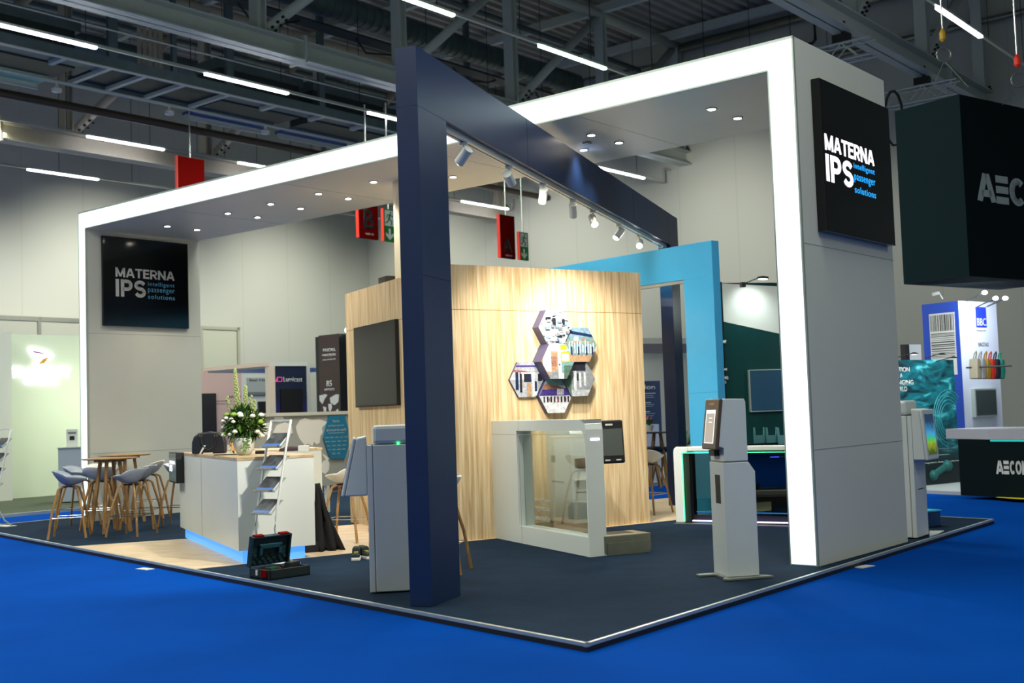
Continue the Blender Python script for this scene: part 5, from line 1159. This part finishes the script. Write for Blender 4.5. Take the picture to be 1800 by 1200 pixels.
# counter
ca = G(1746.5, 873); zc_ = ZV((1741, 772), (ca.x, ca.y)); zt2 = ZV((1740, 754), (ca.x, ca.y))
gc = thing('green_counter', 'dark green counter with white top and large white letters at the right edge', 'counter', (ca.x, ca.y, 0), 146)
def gl(v): q = Matrix.Rotation(-rad(90-146), 3, 'Z') @ (v-Vector((ca.x, ca.y, 0))); return (q.x, q.y)
gA = G(1689, 870); gB = Vector((ca.x, ca.y, 0)); gC = gB+dirv(146)*2.6; gD = gC+dirv(56)*.8; gE = gA+dirv(75)*1.0
MB().prismz([gl(v) for v in (gA, gB, gC, gD, gE)], 0, zc_).build('body', 'tealdark', gc)
tA = at(1663, 763, 18.0); tA.z = 0; tB = gB+dirv(-110)*.03
MB().prismz([gl(v) for v in (tA, tB, gC+dirv(-124)*.02, gD, gE+dirv(-20)*.5)], zc_, zt2).build('top', mat('counter_top', 'a8a8b0', .3), gc)
MB().box(0, 2.6, -.006, 0, zc_-.03, zc_-.004).build('teal_light_line', emis('teal_led', '2ac0b0', .5), gc)
def gcl(px, py): return L(gc, px, py, -.003)
xA0, xA1 = gcl(1751, 820)[0], gcl(1764, 820)[0]; zz0, zz1 = gcl(1756, 833)[1], gcl(1756, 809)[1]
block('A', 'letter_w', gc, xA0, xA1, zz0, zz1, -.003, .24, 'counter_letter')
xe0, xe1 = gcl(1764.5, 820)[0], gcl(1773.5, 820)[0]; hh = zz1-zz0; m = MB()
for q in range(3): m.box(xe0, xe1, -.007, -.001, zz0+.37*hh*q, zz0+.37*hh*q+.25*hh)
m.build('counter_letter', 'letter_w', gc)
block('COM', 'letter_w', gc, gcl(1775, 820)[0], gcl(1808, 820)[0], zz0, zz1, -.003, .24, 'counter_letter', .07)
fy = G(1762, 874, FZ); tag(MB().prismz([G(1750, 874), G(1900, 862), G(1900, 880), G(1790, 877)], .0, .004).build('yellow_floor_stripe', mat('yellow_floor', 'd8c814', .6)), 'yellow floor stripe in front of the dark green counter', 'floor marking')
light('booth_light', 'AREA', Vector((pa.x-.5, pa.y-2.0, 2.9)), 40, (.9, 1, 1), (pa.x, pa.y, 1.0), size=1.2)
# hanging cube
cc = at(1682, 300, 17.5); hc = thing('hanging_cube', 'big dark green cube sign hanging in the upper right corner', 'hanging sign', (cc.x, cc.y, 0), 54.3)
z0 = L(hc, 1703, 485)[1]; z1 = L(hc, 1682, 164.5)[1]
xx = at(1694, 300, 17.5); hc.location = (xx.x, xx.y, 0)
z0 = L(hc, 1703, 485)[1]; z1 = L(hc, 1682, 164.5)[1]
MB().box(0, 2.6, 0, 1.15, z0, z1).build('cube', 'tealdark', hc)
MB().box(-.004, .0, 0, 1.15, z0, z1).build('left_face', mat('teal_side', '03191d', .8, spec=.12), hc)
def ct_(s, px0, px1, py0, py1, b=.03): a = L(hc, px0, py1, -.003); c = L(hc, px1, py0, -.003); return a, c
lw = mat('cube_letter', '9aa6a4', .6)
a, c = L(hc, 1719, 354, -.003), L(hc, 1748, 305, -.003)
zA0, zA1 = L(hc, 1735, 355, -.003)[1], L(hc, 1735, 305, -.003)[1]
block('A', lw, hc, a[0], c[0], zA0, zA1, -.003, .24, 'cube_letter')
e0, e1 = L(hc, 1750.5, 330)[0], L(hc, 1771.5, 330)[0]; m = MB(); hh = (zA1-zA0)
for q in range(3): m.box(e0, e1, -.007, -.001, zA0+.37*hh*q+.0, zA0+.37*hh*q+.25*hh)
m.build('cube_letter', lw, hc)
c0_ = L(hc, 1773, 330)[0]; wl = (e1-e0)
block('COM', lw, hc, c0_, c0_+wl*4.9, zA0, zA1, -.003, .24, 'cube_letter', .08)
# BBC tower
bc = at(1694, 700, 21.5); tb2 = thing('booth_tower', 'narrow blue and white booth tower behind the green booth', 'booth tower', (bc.x, bc.y, 0), 54)
z1 = L(tb2, 1694, 529)[1]; xr = L(tb2, 1751, 535)[0]
MB().box(0, xr, 0, .55, 0, z1).build('white_side', mat('tower_white', 'c9cfdc', .5), tb2)
tb3 = thing('tower_front', 'blue tower front with a large barcode print', 'booth wall', (bc.x, bc.y, 0), -36+180)
xl = L(tb3, 1622, 560)[0]; MB().box(xl, -.002, -.012, -.002, 0, z1).build('blue_face', mat('tower_blue', '1440a8', .5), tb3)
a = L(tb3, 1638, 632); b = L(tb3, 1678, 548); MB().box(a[0], b[0], -.016, -.011, a[1]-.3, b[1]).build('barcode_board', 'letter_w', tb3)
m = MB(); random.seed(4); x = a[0]+.02
h0 = L(tb3, 1640, 583)[1]
while x < b[0]-.03:
    w_ = random.choice((.008, .012, .02)); m.box(x, x+w_, -.019, -.015, h0, b[1]-.03); x += w_+random.choice((.01, .015, .022))
z = h0-.04
while z > a[1]+.02: w_ = random.choice((.008, .014, .02)); m.box(a[0]+.02, b[0]-.02, -.019, -.015, z-w_, z); z -= w_+random.choice((.015, .025))
m.build('barcode_bars', 'black', tb3); merge_into(tb3, tb2)
a = L(tb2, 1716, 575); b = L(tb2, 1732, 540); bl_ = MB().box(a[0], b[0], -.01, 0, a[1], b[1]).build('logo_block', mat('logo_blue', '2038b0', .5), tb2)
text('BBC', 'letter_w', tb2, a[0]+.02, b[0]-.02, a[1]+.03, a[1]+.17, -.011, 'logo_letters', .0)
a = L(tb2, 1717, 583); b = L(tb2, 1732, 579); text('Bagtag.com', 'kioskgrey', tb2, a[0], b[0], a[1], b[1], -.003, 'small_text'); a = L(tb2, 1720, 609); b = L(tb2, 1737, 602); text('BAGTAG', 'black', tb2, a[0], b[0], a[1], b[1], -.003, 'small_text', .01)
for k, (px, py) in enumerate(((1731, 514), (1750, 524), (1767, 524))):
    p = at(px, py, 21.0); t = thing('arm_spotlight', 'lit arm spotlight on top of the blue and white tower, %s from the left' % ORD[k], 'spotlight', p, 90, 'arm lamps on the tower')
    MB().ball((0, 0, 0), .05, 10, .7).build('lamp_head', emis('arm_glow', 'dfe8ff', 14), t); MB().cyl((0, 0, 0), (-.22, .3, -.12), .012, n=6).build('arm', 'chrome', t)
light('tower_lamps', 'AREA', at(1745, 522, 20.9), 26, (.8, .88, 1), at(1722, 600, 21.8), size=.6)
p = at(1649, 520, 21.3); t = thing('arm_spotlight', 'unlit white arm lamp on the left top corner of the tower', 'spotlight', p, 90, 'arm lamps on the tower'); MB().cyl((-.1, 0, .03), (.02, 0, .06), .03, n=8).build('lamp_head', 'white', t); MB().cyl((.02, 0, .05), (.08, 0, -.06), .012, n=6).build('arm', 'white', t)
for k, (px, cn, c) in enumerate(((1722, 'beige', '8c8270'), (1731, 'grey', '8c8c90'), (1740, 'mustard', '9a7420'), (1748.5, 'red', 'c02818'), (1757, 'navy', '101c30'), (1765, 'teal green', '15806c'))):
    p = at(px, 665, 19.8+.12*k); t = thing('hanging_bag', '%s tote bag hanging on the white tower' % cn, 'bag', p, 54, 'bags on the tower')
    MB().prism([(-.06, 0), (.04, -.01), (.075, .12), (.06, .33), (-.03, .34), (-.05, .2)], 0, .16).build('bag_body', mat('bag_'+cn, c, .7), t, bevel=.02)
    MB().tube([(-.02, .08, .33), (-.02, .06, .42), (.01, .04, .46), (.04, .06, .42), (.04, .08, .33)], .012, 6).build('strap', mat('strap_'+cn, c, .6), t)
p = at(1698, 646, 19.9); tag(MB().cyl((0, 0, 0), (.65, -.3, 0), .014, n=8).build('hanging_rail', 'black'), 'black rail carrying the tote bags on the tower', 'rail').location = p
fm = thing('framed_screen', 'grey framed screen on the white tower below the bags', 'screen', (bc.x, bc.y, 0), 54)
a = L(fm, 1716, 733, -.08); b = L(fm, 1751, 682, -.08); MB().box(a[0], b[0], -.08, 0, a[1], b[1]).build('frame', 'trim', fm); MB().box(a[0]+.03, b[0]-.02, -.084, -.08, a[1]+.03, b[1]-.03).build('screen', mat('frame_screen', '3a4444', .3), fm)
p = at(1600, 618, 20.8); t = thing('small_white_wall', 'small white wall piece with a black edge above the teal graphic', 'wall panel', p, 54)
MB().box(-.02, .32, 0, .1, -1.2, .13).build('panel', mat('small_white', 'b8bcc0', .5), t); MB().box(-.14, -.02, 0, .1, -1.2, .13).build('black_edge', 'black', t)
for k, (px, py) in enumerate(((1607, 621), (1656, 622), (1676, 628))):
    p = at(px, py, 19.3); t = thing('picture_lamp', 'black arm lamp over the teal graphic, %s from the left' % ORD[k], 'lamp', p, 90, 'lamps over the teal graphic')
    MB().lathe([(.001, -.015), (.06, -.012), (.07, .0), (.02, .02)], n=14, sy=.6).build('lamp_head', 'black', t); MB().cyl((0, 0, .01), (-.22, .2, -.05), .008, n=6).build('arm', 'black', t)
    if k == 0: MB().lathe([(.05, -.018), (.001, -.019)], n=12, sy=.6).build('lamp_disc', emis('violet_lamp', 'd8c8ff', 8), t)
